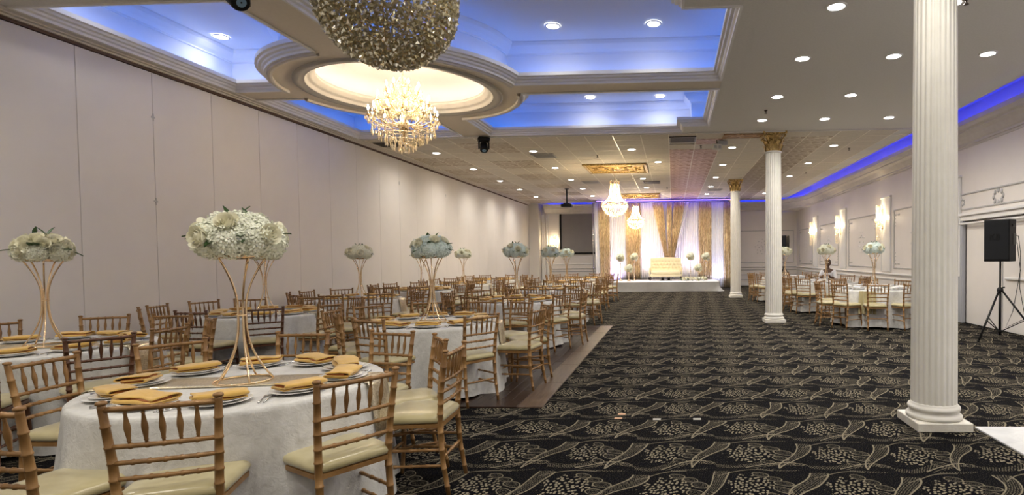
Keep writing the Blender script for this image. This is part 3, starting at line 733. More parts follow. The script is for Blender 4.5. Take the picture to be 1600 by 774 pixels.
# ------------------------------------------------------------------ chandeliers
def chain(mb, x, y, z0, z1, r=.018):
    n = max(2, int((z1 - z0) / (r * 2.6)))
    for k in range(n):
        z = z0 + (k + .5) * (z1 - z0) / n; a = (k % 2) * PI / 2
        pts = [(x + r*.6*math.cos(t*PI/4)*math.cos(a), y + r*.6*math.cos(t*PI/4)*math.sin(a), z + r*1.5*math.sin(t*PI/4)) for t in range(8)]
        mb.tube(pts, r * .22, 4, closed=True)
def bead(mb, p, r, sub=0, sc=(1, 1, 1)): mb.ball(p, r, sub, sc, smooth=False)
def drop(mb, p, h, r):      # teardrop pendant
    mb.lathe([(0, -h), (r*.7, -h*.86), (r, -h*.66), (r*.55, -h*.35), (r*.15, -h*.12), (0, 0)], 6, p, False, False)
def empire(x, y, lb):
    t = empty('chandelier', (x, y, 0)); tag(t, lb, 'chandelier', 'glowing basket chandeliers')
    mb = MB(); chain(mb, 0, 0, 3.86, HC - .05); mb.lathe([(.06, HC - .05), (.07, HC - .09), (.02, HC - .10)], 20).build('chain', m_gold, t)
    g = MB()
    for z, r in ((3.74, .135), (3.62, .125), (3.22, .20), (3.14, .385), (3.09, .385)):
        g.tube([(r*math.cos(a*PI/18), r*math.sin(a*PI/18), z) for a in range(36)], .010, 5, closed=True)
    for k in range(12):
        a = k * PI / 6; c, s_ = math.cos(a), math.sin(a)
        g.tube([(.135*c, .135*s_, 3.74), (.15*c, .15*s_, 3.80), (.13*c, .13*s_, 3.85), (.15*c, .15*s_, 3.88)], [.014, .010, .006, .002], 5)
        g.tube([(.36*c, .36*s_, 3.12), (.40*c, .40*s_, 3.16), (.395*c, .395*s_, 3.26)], [.010, .008, .005], 5)
    g.build('frame', m_gold, t)
    st = MB()
    for k in range(30):
        a = k * PI / 15
        for q in range(26):
            v = q / 25; z = 3.72 - v * .55; r = .13 + .02 * math.sin(v * PI) + .24 * v ** 4
            bead(st, (r*math.cos(a), r*math.sin(a), z), .0125)
    o = st.build('crystal_strands', m_cryw, t); o['kind'] = 'stuff'
    bw_ = MB()
    for ring_ in range(11):
        ph = ring_ / 10 * PI / 2 * .98; r = .385 * math.cos(ph); z = 3.09 - .34 * math.sin(ph); n = max(3, int(r * 88))
        for k in range(n):
            a = 2*PI*(k + .5*(ring_ % 2))/n; bead(bw_, (r*math.cos(a), r*math.sin(a), z), .020, 0, (1, 1, 1.3))
    bw_.ball((0, 0, 2.73), .03, 1)
    o = bw_.build('crystal_bowl', m_cryw, t); o['kind'] = 'stuff'
    dr = MB()
    for k in range(36):
        a = k * PI / 18; drop(dr, (.40*math.cos(a), .40*math.sin(a), 3.12), .10, .016)
    o = dr.build('crystal_drops', m_cryw, t); o['kind'] = 'stuff'
    for k in range(8):
        a = k * PI / 4; MB().ball((.25*math.cos(a), .25*math.sin(a), 3.07), .035, 2).build('bulb', m_bulbw, t)
    for z in (3.3, 3.48, 3.64): MB().ball((0, 0, z), .045, 2, (1, 1, 1.4)).build('bulb', m_bulbw, t)
    point(t, (0, 0, 3.02), 26, (1, .78, .46), .15); point(t, (0, 0, 3.5), 10, (1, .78, .46), .06)
empire(-1.76, 17.42, 'nearer glowing gold basket chandelier over the aisle-side tables')
empire(-1.63, 25.2, 'farther glowing gold basket chandelier before the stage drapes')

def candle_chandelier(x, y):
    t = empty('chandelier', (x, y, 0)); tag(t, 'glowing crystal candle chandelier hanging from the round ceiling dome', 'chandelier')
    mb = MB(); chain(mb, 0, 0, 4.5, 4.74); mb.lathe([(.0, 4.79), (.10, 4.785), (.09, 4.76), (.03, 4.73)], 20).build('canopy', m_gold, t)
    st = MB().lathe([(0, 4.5), (.02, 4.48), (.015, 4.4), (.05, 4.36), (.05, 4.32), (.015, 4.28), (.02, 4.15), (.05, 4.10), (.055, 4.04), (.02, 4.0), (.02, 3.82), (.07, 3.76), (.10, 3.68), (.06, 3.60), (.02, 3.56), (.02, 3.42), (.0, 3.40)], 16)
    st.build('stem', m_gold, t)
    for (z, r, n, off) in ((3.80, .52, 12, 0), (4.02, .40, 10, .2), (4.22, .25, 7, .1)):
        am = MB().tube([(.03, 0, z - .04), (r*.3, 0, z - .12), (r*.6, 0, z - .13), (r*.88, 0, z - .07), (r, 0, z)], [.012, .012, .011, .010, .009], 7)
        am.tube([(r*.35, 0, z - .11), (r*.5, 0, z - .02), (r*.68, 0, z - .04), (r*.62, 0, z - .09)], .007, 5)
        am.lathe([(.012, -.0), (.045, .012), (.05, .02), (.012, .014)], 12, (r, 0, z))
        am.tube([(r, 0, z), (r, 0, z + .09)], .011, 8); am = am.mesh('arm', m_gold)
        bl = MB().lathe([(.006, .09), (.017, .115), (.013, .14), (.004, .17), (0, .175)], 10, (r, 0, z)).mesh('bulb', m_bulbw)
        cr = MB()
        for k in range(6):
            a = k * PI / 3; drop(cr, (r + .045*math.cos(a), .045*math.sin(a), z + .01), .08, .012)
        drop(cr, (r, 0, z - .01), .13, .018)
        for k in range(10): bead(cr, (r * (.2 + .08 * k), .0, z - .16 + .05 * ((k - 5) / 5) ** 2), .012)
        cr = cr.mesh('crystal_drops', m_cryw)
        for k in range(n):
            a = off + k * 2 * PI / n
            o = inst('arm', am, t, rz=a); inst('bulb', bl, o); c = inst('crystal_drops', cr, o); c['kind'] = 'stuff'
    rnd = random.Random(3); sw = MB()
    for (r0, z0, r1, z1, n, m_) in ((.05, 4.46, .26, 4.20, 14, 12), (.10, 4.30, .40, 4.0, 20, 14), (.10, 4.12, .50, 3.78, 24, 16)):
        for k in range(n):
            a = 2*PI*k/n
            for q in range(m_):
                v = q / (m_ - 1); r = r0 + (r1 - r0) * v; z = z0 + (z1 - z0) * v - .04 * math.sin(PI * v); bead(sw, (r*math.cos(a), r*math.sin(a), z), .009)
    o = sw.build('crystal_garlands', m_cryw, t); o['kind'] = 'stuff'
    bt = MB()
    for r, z, n in ((.48, 3.70, 26), (.38, 3.62, 24), (.28, 3.54, 20), (.18, 3.46, 14), (.08, 3.40, 7)):
        bt.tube([(r*math.cos(a*PI/12), r*math.sin(a*PI/12), z) for a in range(24)], .006, 4, closed=True)
        for k in range(n):
            a = 2*PI*k/n + r * 9; hh = .09 + .05 * rnd.random(); x_, y_ = r*math.cos(a), r*math.sin(a)
            bead(bt, (x_, y_, z - .02), .012); bead(bt, (x_, y_, z - .045), .010); drop(bt, (x_, y_, z - .06), hh, .017)
    bt.ball((0, 0, 3.26), .022, 1)
    o = bt.build('crystal_pendants', m_cryw, t); o['kind'] = 'stuff'
    point(t, (0, 0, 3.95), 15, (1, .79, .50), .3); point(t, (0, 0, 4.40), 2.5, (1, .86, .74), .1)
candle_chandelier(-4.37, 9.15)

def ball_chandelier(x, y):
    t = empty('chandelier', (x, y, 0)); tag(t, 'huge unlit smoky crystal bowl chandelier at the top edge', 'chandelier')
    mb = MB(); chain(mb, 0, 0, 4.0, HC - .05); mb.lathe([(.0, HC - .001), (.12, HC - .005), (.11, HC - .04), (.03, HC - .07)], 20).build('canopy', m_gold, t)
    RAD, ZC = .545, 3.62
    g = MB()
    for ph in (0, 14, 28, 42, 56, 70):
        r = (RAD - .03) * math.cos(R(ph)); z = ZC - .50 * math.sin(R(ph)); g.tube([(r*math.cos(a*PI/20), r*math.sin(a*PI/20), z) for a in range(40)], .008, 5, closed=True)
    for k in range(16):
        a = k * PI / 8; g.tube([((RAD - .03)*math.cos(R(p))*math.cos(a), (RAD - .03)*math.cos(R(p))*math.sin(a), ZC - .50*math.sin(R(p))) for p in range(0, 91, 10)], .006, 4)
    for k in range(8):
        a = k * PI / 4; g.tube([((RAD - .03)*math.cos(a), (RAD - .03)*math.sin(a), ZC), (.30*math.cos(a), .30*math.sin(a), 3.85), (.05*math.cos(a), .05*math.sin(a), 4.02)], .009, 5)
    g.build('frame', m_gold, t)
    rnd = random.Random(5); c = MB(); core = MB()
    for ring_ in range(21):
        ph = ring_ / 20 * PI / 2; r = RAD * math.cos(ph); z = ZC - .53 * math.sin(ph); n = max(4, int(2*PI*r / .038))
        for k in range(n):
            a = 2*PI*(k + .5*(ring_ % 2))/n; p = Vector((r*math.cos(a), r*math.sin(a), z)); p += Vector((rnd.uniform(-1, 1), rnd.uniform(-1, 1), rnd.uniform(-1, 1))) * .006
            q = Euler((rnd.random()*6, rnd.random()*6, rnd.random()*6)).to_matrix(); c.ball(p, .025 * rnd.uniform(.8, 1.2), 0, (1, 1, .55), False, q)
        if r > .06:
            for k in range(n // 2):
                a = 2*PI*k/(n // 2) + .1; q = Euler((rnd.random()*6, rnd.random()*6, 0)).to_matrix(); core.ball((r*.9*math.cos(a), r*.9*math.sin(a), ZC - .48*math.sin(ph) + .01), .024, 0, (1, 1, .6), False, q)
    for ring_ in range(6):
        n = 96
        for k in range(n):
            a = 2*PI*(k + .5*(ring_ % 2))/n; q = Euler((rnd.random()*6, rnd.random()*6, 0)).to_matrix(); c.ball((RAD*math.cos(a), RAD*math.sin(a), ZC + .03 + ring_ * .033), .024, 0, (1, 1, .6), False, q)
    o = c.build('crystal_beads', m_crys, t); o['kind'] = 'stuff'
    o = core.build('inner_crystals', m_olive, t); o['kind'] = 'stuff'
ball_chandelier(-2.31, 4.6)

# ------------------------------------------------------------------ wall sconces
def sconce(loc, rz, lb):
    t = empty('wall_sconce', loc, rz); tag(t, lb, 'wall lamp', 'crystal wall sconces')     # local -y points into the room
    MB().bbox(-.07, .07, -.02, 0, -.30, .30, .01).build('back_plate', m_gold, t)
    rods = MB()
    for k in range(9):
        a = PI + PI * k / 8; x_, y_ = .12*math.cos(a), -.06 + .12*math.sin(a)
        rods.tube([(x_, y_, -.06), (x_, y_, .40)], .012, 6); rods.tube([(x_, y_, -.62), (x_, y_, -.10)], .010, 6)
    o = rods.build('glass_rods', m_glass, t); o['kind'] = 'stuff'
    g = MB()
    for z in (-.08, .40): g.tube([(.13*math.cos(PI + a*PI/12), -.05 + .13*math.sin(PI + a*PI/12), z) for a in range(13)], .010, 5)
    g.build('ring', m_gold, t)
    c = MB()
    for q in range(3):
        for k in range(11):
            a = PI + PI * k / 10; r = .17 - q * .03; drop(c, (r*math.cos(a), -.05 + r*math.sin(a), .0 - q * .05), .09, .016)
    o = c.build('crystal_skirt', m_cryw, t); o['kind'] = 'stuff'
    for s_ in (-.05, .05): MB().ball((s_, -.10, .02), .028, 2, (1, 1, 1.3)).build('bulb', m_bulbw, t)
    point(t, (0, -.14, .04), 9, (1, .80, .52), .05)
for y, lb in ((17.2, 'nearest'), (21.4, 'middle'), (25.4, 'farthest')):
    sconce((XR - .03, y, 2.55), -PI/2, 'glowing crystal wall sconce, %s of three on the right wall' % lb)
sconce((-6.07, YB - .01, 2.25), 0, 'glowing crystal wall sconce left of the projection screen')

# projection screen
t = empty('projection_screen', (-4.85, YB - .08, 0)); tag(t, 'grey projection screen with a black border on the back wall', 'screen')
x0, x1, z0, z1 = -.93, 1.15, 1.68, 3.83
MB().box(x0 + .09, x1 - .05, -.005, .005, z0 + .08, z1 - .08).build('screen_sheet', m_screen, t)
fr = MB().bbox(x0, x1, -.02, .02, z1 - .09, z1, .004).bbox(x0, x1, -.02, .02, z0, z0 + .09, .004).bbox(x0, x0 + .10, -.02, .02, z0 + .09, z1 - .09, .004).bbox(x1 - .08, x1, -.02, .02, z0 + .09, z1 - .09, .004)
fr.build('black_border', m_black, t)

# ------------------------------------------------------------------ stage and backdrop
YC = 27.0
def curtain(xt0, xt1, xb0, xb1, zt, zb, y, folds, amp, m, lb, grp=None, cat='curtain'):
    n = folds * 10 + 1
    def fn(u, v):
        x = (xb0 + (xb1 - xb0) * u) * (1 - v) + (xt0 + (xt1 - xt0) * u) * v
        p = u * folds * 2 * PI; return (x + .012*math.sin(v*7 + u*9), y + amp * (math.sin(p + .6*math.sin(v*3)) + .4*math.sin(p*.53 + 2)) , zb + (zt - zb) * v)
    o = MB().grid(n, 9, fn).build('curtain', m); so = o.modifiers.new('thickness', 'SOLIDIFY'); so.thickness = .006
    return tag(o, lb, cat, grp)
curtain(-3.75, -3.4, -3.70, -3.4, 4.08, .02, YC + .10, 4, .03, m_white, 'narrow white sheer drape at the left end of the backdrop', 'white drapes')
curtain(-3.55, -3.02, -3.45, -2.95, 4.07, .02, YC, 6, .045, m_seq, 'gold sequin drape at the left end of the backdrop', 'gold drapes')
curtain(-3.05, -2.15, -3.0, -2.15, 4.07, .42, YC + .12, 10, .018, m_white, 'white sheer drape between the two left gold drapes', 'white drapes')
curtain(-2.25, -1.5, -2.2, -1.55, 4.07, .42, YC, 8, .04, m_seq, 'wide gold sequin drape behind the left stage flowers', 'gold drapes')
curtain(-1.55, .02, -1.55, -.2, 4.07, .42, YC + .14, 16, .018, m_white, 'white sheer drape left of the V-shaped gold swags', 'white drapes')
curtain(-.1, 1.3, -.25, 1.3, 4.07, .42, YC + .16, 14, .018, m_white, 'white sheer drape right of the V-shaped gold swags', 'white drapes')
curtain(-.97, -.46, -.36, -.2, 4.07, 1.3, YC - .06, 6, .03, m_seq, 'left gold swag of the V behind the settee', 'gold drapes')
curtain(-.26, -.03, -.24, -.06, 4.07, 1.3, YC - .08, 3, .03, m_seq, 'middle gold swag of the V behind the settee', 'gold drapes')
curtain(.08, .60, -.12, .04, 4.07, 1.3, YC - .06, 6, .03, m_seq, 'right gold swag of the V behind the settee', 'gold drapes')
curtain(.62, .78, .02, .14, 4.07, 1.3, YC - .03, 2, .03, m_white, 'narrow white swag hugging the right gold swag', 'white drapes')
curtain(1.25, 1.83, 1.22, 1.85, 4.07, .42, YC, 7, .04, m_seq, 'gold sequin drape behind the right stage flowers', 'gold drapes')
curtain(1.8, 2.5, 1.8, 2.5, 4.07, .03, YC + .12, 8, .018, m_white, 'white sheer drape left of the rightmost gold drape', 'white drapes')
curtain(2.42, 2.82, 2.40, 2.85, 4.06, .03, YC, 5, .04, m_seq, 'gold sequin drape at the right end of the backdrop', 'gold drapes')
o = MB().tube([(-3.8, YC + .05, 4.10), (2.86, YC + .05, 4.10)], .02, 8).tube([(-3.8, YC + .05, 4.1), (-3.8, YC + .05, 0)], .02, 8).tube([(2.88, YC + .05, 4.1), (2.88, YC + .05, 0)], .02, 8).build('backdrop_pole', m_steel)
tag(o, 'metal pole frame carrying the stage drapes', 'pole')
o = MB().tube([(-3.6, YC - .10, 4.16), (2.85, YC - .10, 4.16)], .018, 5).build('led_strip', m_violet); tag(o, 'violet light strip on the ceiling just before the stage drapes', 'light strip')
st = empty('stage', (0, 0, 0)); tag(st, 'low white stage platform with a pale grey cloth skirt', 'stage')
MB().bbox(-2.58, 1.93, 24.45, 26.85, .02, .40, .01).build('platform', m_stagecloth, st)
MB().bbox(-2.62, 1.97, 24.40, 26.88, .40, .425, .01).build('deck_cloth', m_white, st)
def skirt(u, v):
    P = [(-2.64, 26.8), (-2.64, 24.38), (1.99, 24.38), (1.99, 26.8)]; Ls = [2.42, 4.63, 2.42]; s_ = u * sum(Ls); i = 0
    while i < 2 and s_ > Ls[i]: s_ -= Ls[i]; i += 1
    a, b = Vector(P[i]), Vector(P[i+1]); p = a.lerp(b, min(1, s_ / Ls[i])); n_ = Vector(((b - a).y, -(b - a).x)).normalized()
    fl = (1 - v); near = min(abs(p.x + 2.64), abs(p.x - 1.99)); puddle = .22 * math.exp(-near * 5) * fl ** 3 if p.y < 24.6 else .03 * fl
    p += n_ * (.015 + fl * .03 * math.sin(u * 40) + puddle); return (p.x, p.y, .01 + v * .40)
MB().grid(160, 8, skirt).build('stage_skirt', m_stagecloth, st)
for x, cc in ((-2.8, (.45, .35, 1)), (-1.1, (.5, .4, 1)), (.9, (.5, .4, 1)), (2.1, (.35, .4, 1))):
    t = empty('uplight', (x, YC - .32 if -2.6 < x < 1.9 else YC - .25, .425 if -2.6 < x < 1.9 else .0)); tag(t, 'small black floor uplight washing the backdrop violet, %s' % {-2.8: 'left of the stage', -1.1: 'left of the settee', .9: 'right of the settee', 2.1: 'right of the stage'}[x], 'uplight', 'violet uplights')
    MB().lathe([(.05, 0), (.05, .10), (.045, .11), (.04, .10)], 14).build('can', m_black, t)
    l = spot(t, (0, .0, .14), 45, 130, (min(1, cc[0] + .15), min(1, cc[1] + .15), 1), .10); l.rotation_euler = (PI + .12, 0, 0)

# settee
se = empty('settee', (-.33, 25.85, .425)); tag(se, 'cream tufted settee with dark legs in the middle of the stage', 'settee')
MB().bbox(-.70, .70, -.30, .32, .17, .30, .03).build('seat_base', m_settee, se)
cu = MB().bbox(-.66, .66, -.34, .22, .30, .45, .045); o = cu.build('seat_cushion', m_settee, se); b = o.modifiers.new('b', 'BEVEL'); b.width = .02; b.segments = 2
def back(u, v):
    x = (u - .5) * 1.42; z = .40 + v * (.60 + .05 * math.sin(u * PI) ** .8)
    dp = 0
    for r_ in range(3):
        for k in range(9):
            bx = -.60 + k * .15 + (.075 if r_ % 2 else 0); bz = .55 + r_ * .14; dd = (x - bx) ** 2 + (z - bz) ** 2; dp += .035 * math.exp(-dd / .0016)
    return (x, .20 + .08 * v + dp, z)
o = MB().grid(60, 24, back).build('backrest', m_settee, se); so = o.modifiers.new('t', 'SOLIDIFY'); so.thickness = .09; so.offset = -1
for r_ in range(3):
    for k in range(8 + (1 - r_ % 2)):
        bx = -.60 + k * .15 + (.075 if r_ % 2 else 0); MB().ball((bx, .235 + .02 * r_, .55 + r_ * .14), .014, 1).build('button', m_settee, o)
for s_ in (-1, 1): MB().bbox(s_*.72 - .035, s_*.72 + .035, -.28, .24, .20, .60, .03).build('arm', m_settee, se)
for x in (-.68, .68):
    for y in (-.28, .26): MB().tube([(x, y, .18), (x * 1.02, y, .09), (x * 1.03, y - .02, 0)], [.028, .022, .014], 8).build('leg', m_darkwood, se)
for x in (-.14, .14):
    t = empty('uplight', (-.33 + x, 25.72, .425)); tag(t, 'dark squat uplight under the settee, %s one' % ('left' if x < 0 else 'right'), 'uplight', 'dark uplights under the settee')
    MB().lathe([(.14, 0), (.14, .02), (.06, .03), (.05, .10), (.075, .13), (.07, .14), (0, .14)], 16).build('body', m_black, t)
# second speaker by the back wall
def speaker_stand(loc, rz, lb, hub=.88, top=1.36, spread=.60):
    t = empty('speaker_stand', loc, rz); tag(t, lb, 'speaker stand', 'tripod speaker stands')
    MB().tube([(0, 0, .08), (0, 0, hub)], .022, 12).build('lower_pole', m_blackm, t)
    MB().tube([(0, 0, hub - .02), (0, 0, top)], .016, 12).build('upper_pole', m_blackm, t)
    MB().lathe([(.045, hub - .05), (.05, hub - .04), (.05, hub + .0), (.03, hub + .03)], 16).build('collar', m_black, t)
    MB().tube([(.03, 0, hub + .02), (.075, 0, hub + .03)], .012, 8).build('knob', m_black, t)
    MB().lathe([(.03, .12), (.03, .17)], 12).build('lower_collar', m_black, t)
    for k in range(3):
        a = R(-150) + k * 2 * PI / 3; c, s_ = math.cos(a), math.sin(a)
        lg = MB().tube([(.04*c, .04*s_, hub - .04), (spread*c, spread*s_, .012)], .017, 8).build('leg', m_blackm, t)
        MB().ball((spread*c, spread*s_, .02), .024, 1).build('rubber_foot', m_black, lg)
        MB().tube([(.025*c, .025*s_, .15), (spread*.60*c, spread*.60*s_, .35)], .009, 6).build('brace', m_blackm, t)
def speaker(loc, rz, lb, w_=.40, h_=.72, d_=.36, logo=True):
    t = empty('loudspeaker', loc, rz); tag(t, lb, 'speaker', 'black loudspeakers on stands')   # front is local -y
    ch = .06; P = [(-w_/2, -d_/2), (w_/2, -d_/2), (w_/2, d_/2 - ch), (w_/2 - ch, d_/2), (-w_/2 + ch, d_/2), (-w_/2, d_/2 - ch)]
    n = len(P); vs = [(x, y, 0) for x, y in P] + [(x, y, h_) for x, y in P]
    o = MB().add(vs, [tuple(range(n))[::-1], tuple(range(n, 2*n))] + [(i, (i+1) % n, n+(i+1) % n, n+i) for i in range(n)]).build('cabinet', m_black, t)
    b = o.modifiers.new('b', 'BEVEL'); b.width = .012; b.segments = 2
    MB().bbox(-w_/2 + .012, w_/2 - .012, -d_/2 - .012, -d_/2 + .002, .03, h_ - .015, .006).build('grille', m_spkgrille, t)
    MB().bbox(w_/2 - .002, w_/2 + .006, -.03, .12, h_*.40, h_*.66, .003).build('input_panel', m_blackm, t)
    MB().bbox(w_/2 - .002, w_/2 + .01, -.06, .06, h_*.82, h_*.88, .004).build('handle', m_blackm, t)
    if logo:
        c = bpy.data.curves.new('lettering', 'FONT'); c.body = 'K8'; c.size = .15; c.extrude = .004; c.align_x = 'CENTER'; c.materials.append(m_black)
        c0 = bpy.data.objects.new('lettering', c); C.objects.link(c0); bpy.context.view_layer.update(); me = bpy.data.meshes.new_from_object(c0.evaluated_get(bpy.context.evaluated_depsgraph_get())); bpy.data.objects.remove(c0); me.name = 'lettering'
        g = inst('lettering', me, t); g.location = (-.03, -d_/2 - .014, h_*.52); g.rotation_euler = (PI/2, 0, 0)
speaker_stand((5.66, 10.1, 0), 0, 'black tripod stand on the carpet before the right-hand door')
speaker((5.66, 10.1, 1.36), R(-48), 'black loudspeaker on the tripod stand before the right-hand door')
speaker_stand((4.95, 25.6, 0), .5, 'black tripod stand of the distant loudspeaker behind the middle column', 1.0, 1.84)
speaker((4.95, 25.6, 1.84), R(-40), 'small distant black loudspeaker just right of the middle column', .42, .55, .36, False)
cb = MB()
cb.tube([(5.9, 10.22, 1.82), (6.02, 10.2, 1.80), (6.06, 10.2, 1.5), (6.02, 10.15, .9), (6.1, 10.1, .3), (6.05, 10.0, .02), (5.9, 9.8, .015)], .006, 6)
tag(cb.build('cable', m_cable), 'black cable hanging from the loudspeaker by the right door', 'cable')
cb = MB().tube([(5.9, 10.22, 1.70), (6.0, 10.2, 1.68), (6.0, 10.1, 1.2), (5.85, 10.05, .5), (5.7, 10.0, .22), (6.0, 9.9, .4), (6.2, 9.7, .62)], .006, 6)
tag(cb.build('cable', m_cable), 'second black cable looping from the loudspeaker towards the wall', 'cable')
pts = []
for k in range(60):
    a = k * .55; r_ = .10 + .05 * math.sin(k * 1.7); pts.append((6.05 + r_*math.cos(a), 9.75 + r_*math.sin(a), .012 + k * .0008))
tag(MB().tube(pts, .006, 5).build('cable', m_cable), 'tangled coil of black cable on the floor at right edge', 'cable')
o = MB().bbox(-.036, .036, -.022, .022, 0, .004, .001); 
for x, y, mm, lb in ((-.50, 5.36, m_tapeo, 'upper orange tape mark on the carpet left of the others'), (-.52, 5.22, m_tapeo, 'lower orange tape mark on the carpet left of the others'), (-.16, 5.19, m_tape, 'middle white tape mark on the patterned carpet'), (.21, 5.20, m_tape, 'rightmost white tape mark on the patterned carpet')):
    tag(inst('tape_mark', o.mesh('tape_mark', mm), None, (x, y, .001)), lb, 'tape mark', 'tape marks on the carpet')
for x, nm in ((4.9, 'left'), (5.15, 'right')):
    pass
# ------------------------------------------------------------------ chairs (origin on the floor at the seat centre, front = +y)
def bumps(path, rs, knots, kr=.0028, kh=.006):
    """resample a polyline of (x,y,z) by z and add bamboo rings at the given heights"""
    zs = [p[2] for p in path]
    def at(z):
        for a, b, ra, rb in zip(path, path[1:], rs, rs[1:]):
            if a[2] <= z <= b[2] or (a[2] >= z >= b[2]):
                t = (z - a[2]) / (b[2] - a[2]) if b[2] != a[2] else 0
                return Vector(a).lerp(Vector(b), t), ra + (rb - ra) * t
        return Vector(path[-1]), rs[-1]
    hs = [(z, 0) for z in zs]
    for k in knots: hs += [(k - kh, 0), (k - kh * .5, 1), (k + kh * .5, 1), (k + kh, 0)]
    hs.sort(); P = []; Q = []
    for z, b in hs:
        p, r = at(z); P.append(p); Q.append(r + b * kr)
    return P, Q
def post_mesh(s_):
    path = [(s_*.185, -.235, 0), (s_*.180, -.20, .22), (s_*.178, -.185, .45), (s_*.186, -.20, .66), (s_*.200, -.235, .90), (s_*.2005, -.236, .918)]
    P, Q = bumps(path, [.0135, .0165, .0185, .0175, .0150, .0150], (.06, .17, .29, .40, .52, .585, .657, .73, .82))
    mb = MB().tube(P, Q, 9); mb.lathe([(.019, 0), (.021, .004), (.019, .012), (.010, .016), (0, .017)], 9, (s_*.2005, -.236, .915)); return mb
def fleg_mesh(s_):
    path = [(s_*.205, .215, 0), (s_*.195, .195, .22), (s_*.188, .185, .44)]
    P, Q = bumps(path, [.013, .016, .018], (.06, .18, .30, .40)); return MB().tube(P, Q, 9)
def yb(z): return -.185 + (-.05) * max(0, (z - .45) / .45) ** 1.3
def xb(z): return .178 + .022 * max(0, (z - .45) / .45)
def rail_mesh(z, r, knots=(.2, .35, .5, .65, .8)):
    P = []; Q = []
    ts = sorted([0, .1, .9, 1] + [k + d for k in knots for d in (-.022, -.01, .01, .022)])
    for t in ts:
        x = (t * 2 - 1) * xb(z); bow = -.012 * (1 - (t*2 - 1) ** 2)
        P.append((x, yb(z) + bow, z)); Q.append(r + (.003 if any(abs(abs(t - k) - .01) < 1e-6 for k in knots) else 0))
    return MB().tube(P, Q, 8)
def spindle_mesh(k, n=5):
    t = (k + 1) / (n + 1); P = []; Q = []
    for v, r in ((0, .006), (.10, .0065), (.13, .009), (.16, .0075), (.36, .0115), (.45, .0132), (.55, .0125), (.72, .0085), (.86, .0062), (.89, .0085), (.92, .006), (1, .006)):
        z = .733 + v * .157; x = (t * 2 - 1) * xb(z) * .93; P.append((x, yb(z) - .012 * (1 - (t*2-1)**2), z)); Q.append(r)
    return MB().tube(P, Q, 6)
def hstretch(p0, p1, r=.0095, kn=(.25, .5, .75)):
    p0, p1 = Vector(p0), Vector(p1); P = []; Q = []
    for t in sorted([0, 1] + [k + d for k in kn for d in (-.04, -.02, .02, .04)]):
        P.append(p0.lerp(p1, t)); Q.append(r + (.003 if any(abs(abs(t - k) - .02) < 1e-6 for k in kn) else 0))
    return MB().tube(P, Q, 7)
STR = [((s_*.197, .198, .19), (s_*.181, -.204, .19)) for s_ in (-1, 1)] + [((s_*.192, .19, .29), (s_*.180, -.194, .29)) for s_ in (-1, 1)] + [((-.196, .196, .23), (.196, .196, .23)), ((-.181, -.20, .24), (.181, -.20, .24))]
def rsq(hx, hy, r=.05, n=5):
    P = []
    for cx, cy, a0 in ((hx - r, hy - r, 0), (-hx + r, hy - r, PI/2), (-hx + r, -hy + r, PI), (hx - r, -hy + r, 3*PI/2)):
        for k in range(n + 1): a = a0 + k * PI / 2 / n; P.append((cx + r*math.cos(a), cy + r*math.sin(a)))
    return P
def pad(levels):      # stack of rounded squares
    vs = []; n = None
    for hx, hy, z, r in levels:
        P = rsq(hx, hy, r); n = len(P); vs += [(x * (1 + .10 * (y / hy) * .5), y, z) for x, y in P]
    fs = [tuple(range(n))[::-1]]
    for j in range(len(levels) - 1):
        for i in range(n): k = (i+1) % n; fs.append((j*n+i, j*n+k, (j+1)*n+k, (j+1)*n+i))
    fs.append(tuple((len(levels)-1)*n + i for i in range(n)))
    return vs, fs
def cushion_mb():
    vs, fs = pad([(.187, .187, .462, .05), (.206, .203, .468, .05), (.211, .208, .486, .055), (.205, .202, .504, .06), (.185, .182, .516, .06), (.14, .14, .524, .05), (.07, .07, .528, .04)])
    return MB().add(vs, fs, True)
def frame_mb():
    vs, fs = pad([(.192, .19, .432, .03), (.204, .202, .436, .035), (.204, .202, .458, .035), (.192, .19, .462, .03)]); return MB().add(vs, fs, False)
def join(*mbs):
    o = MB()
    for m_ in mbs: o.v, o.f, o.sm = (o.v + m_.v, o.f + [tuple(i + len(o.v) for i in f) for f in m_.f], o.sm + m_.sm)
    return o
def chair_proto(mm, full):
    t = empty('banquet_chair')
    frame_mb().build('seat_frame', mm, t); cushion_mb().build('seat_cushion', m_cush, t)
    for s_ in (-1, 1): post_mesh(s_).build('back_post', mm, t); fleg_mesh(s_).build('front_leg', mm, t)
    if full:
        for z, r in ((.893, .0125), (.730, .011), (.658, .0105), (.587, .0105)): rail_mesh(z, r).build('back_rail', mm, t)
        for k in range(5): spindle_mesh(k).build('spindle', mm, t)
        for a, b in STR: hstretch(a, b).build('stretcher', mm, t)
    else:
        join(*[rail_mesh(z, r, (.35, .65)) for z, r in ((.893, .0125), (.730, .011), (.658, .0105), (.587, .0105))], *[spindle_mesh(k) for k in range(5)]).build('backrest', mm, t)
        join(*[hstretch(a, b, kn=()) for a, b in STR]).build('stretchers', mm, t)
    return t
PRO = {}
def get_chair(dark, full):
    k = (dark, full)
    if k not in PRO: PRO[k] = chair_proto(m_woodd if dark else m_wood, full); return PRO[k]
    return copy_tree(PRO[k])
SECT = {0: 'right side', 1: 'right side, slightly far', 2: 'far right side', 3: 'far side, slightly right', 4: 'far side', 5: 'far side, slightly left', 6: 'far left side', 7: 'left side, slightly far', 8: 'left side',
        -7: 'left side, slightly near', -6: 'near left side', -5: 'near side, slightly left', -4: 'near side', -3: 'near side, slightly right', -2: 'near right side', -1: 'right side, slightly near'}
def sect(a):
    a = (a + 180) % 360 - 180; k = int(round(a / 22.5)); k = 8 if k == -8 else k
    return SECT[k]
USED = set()
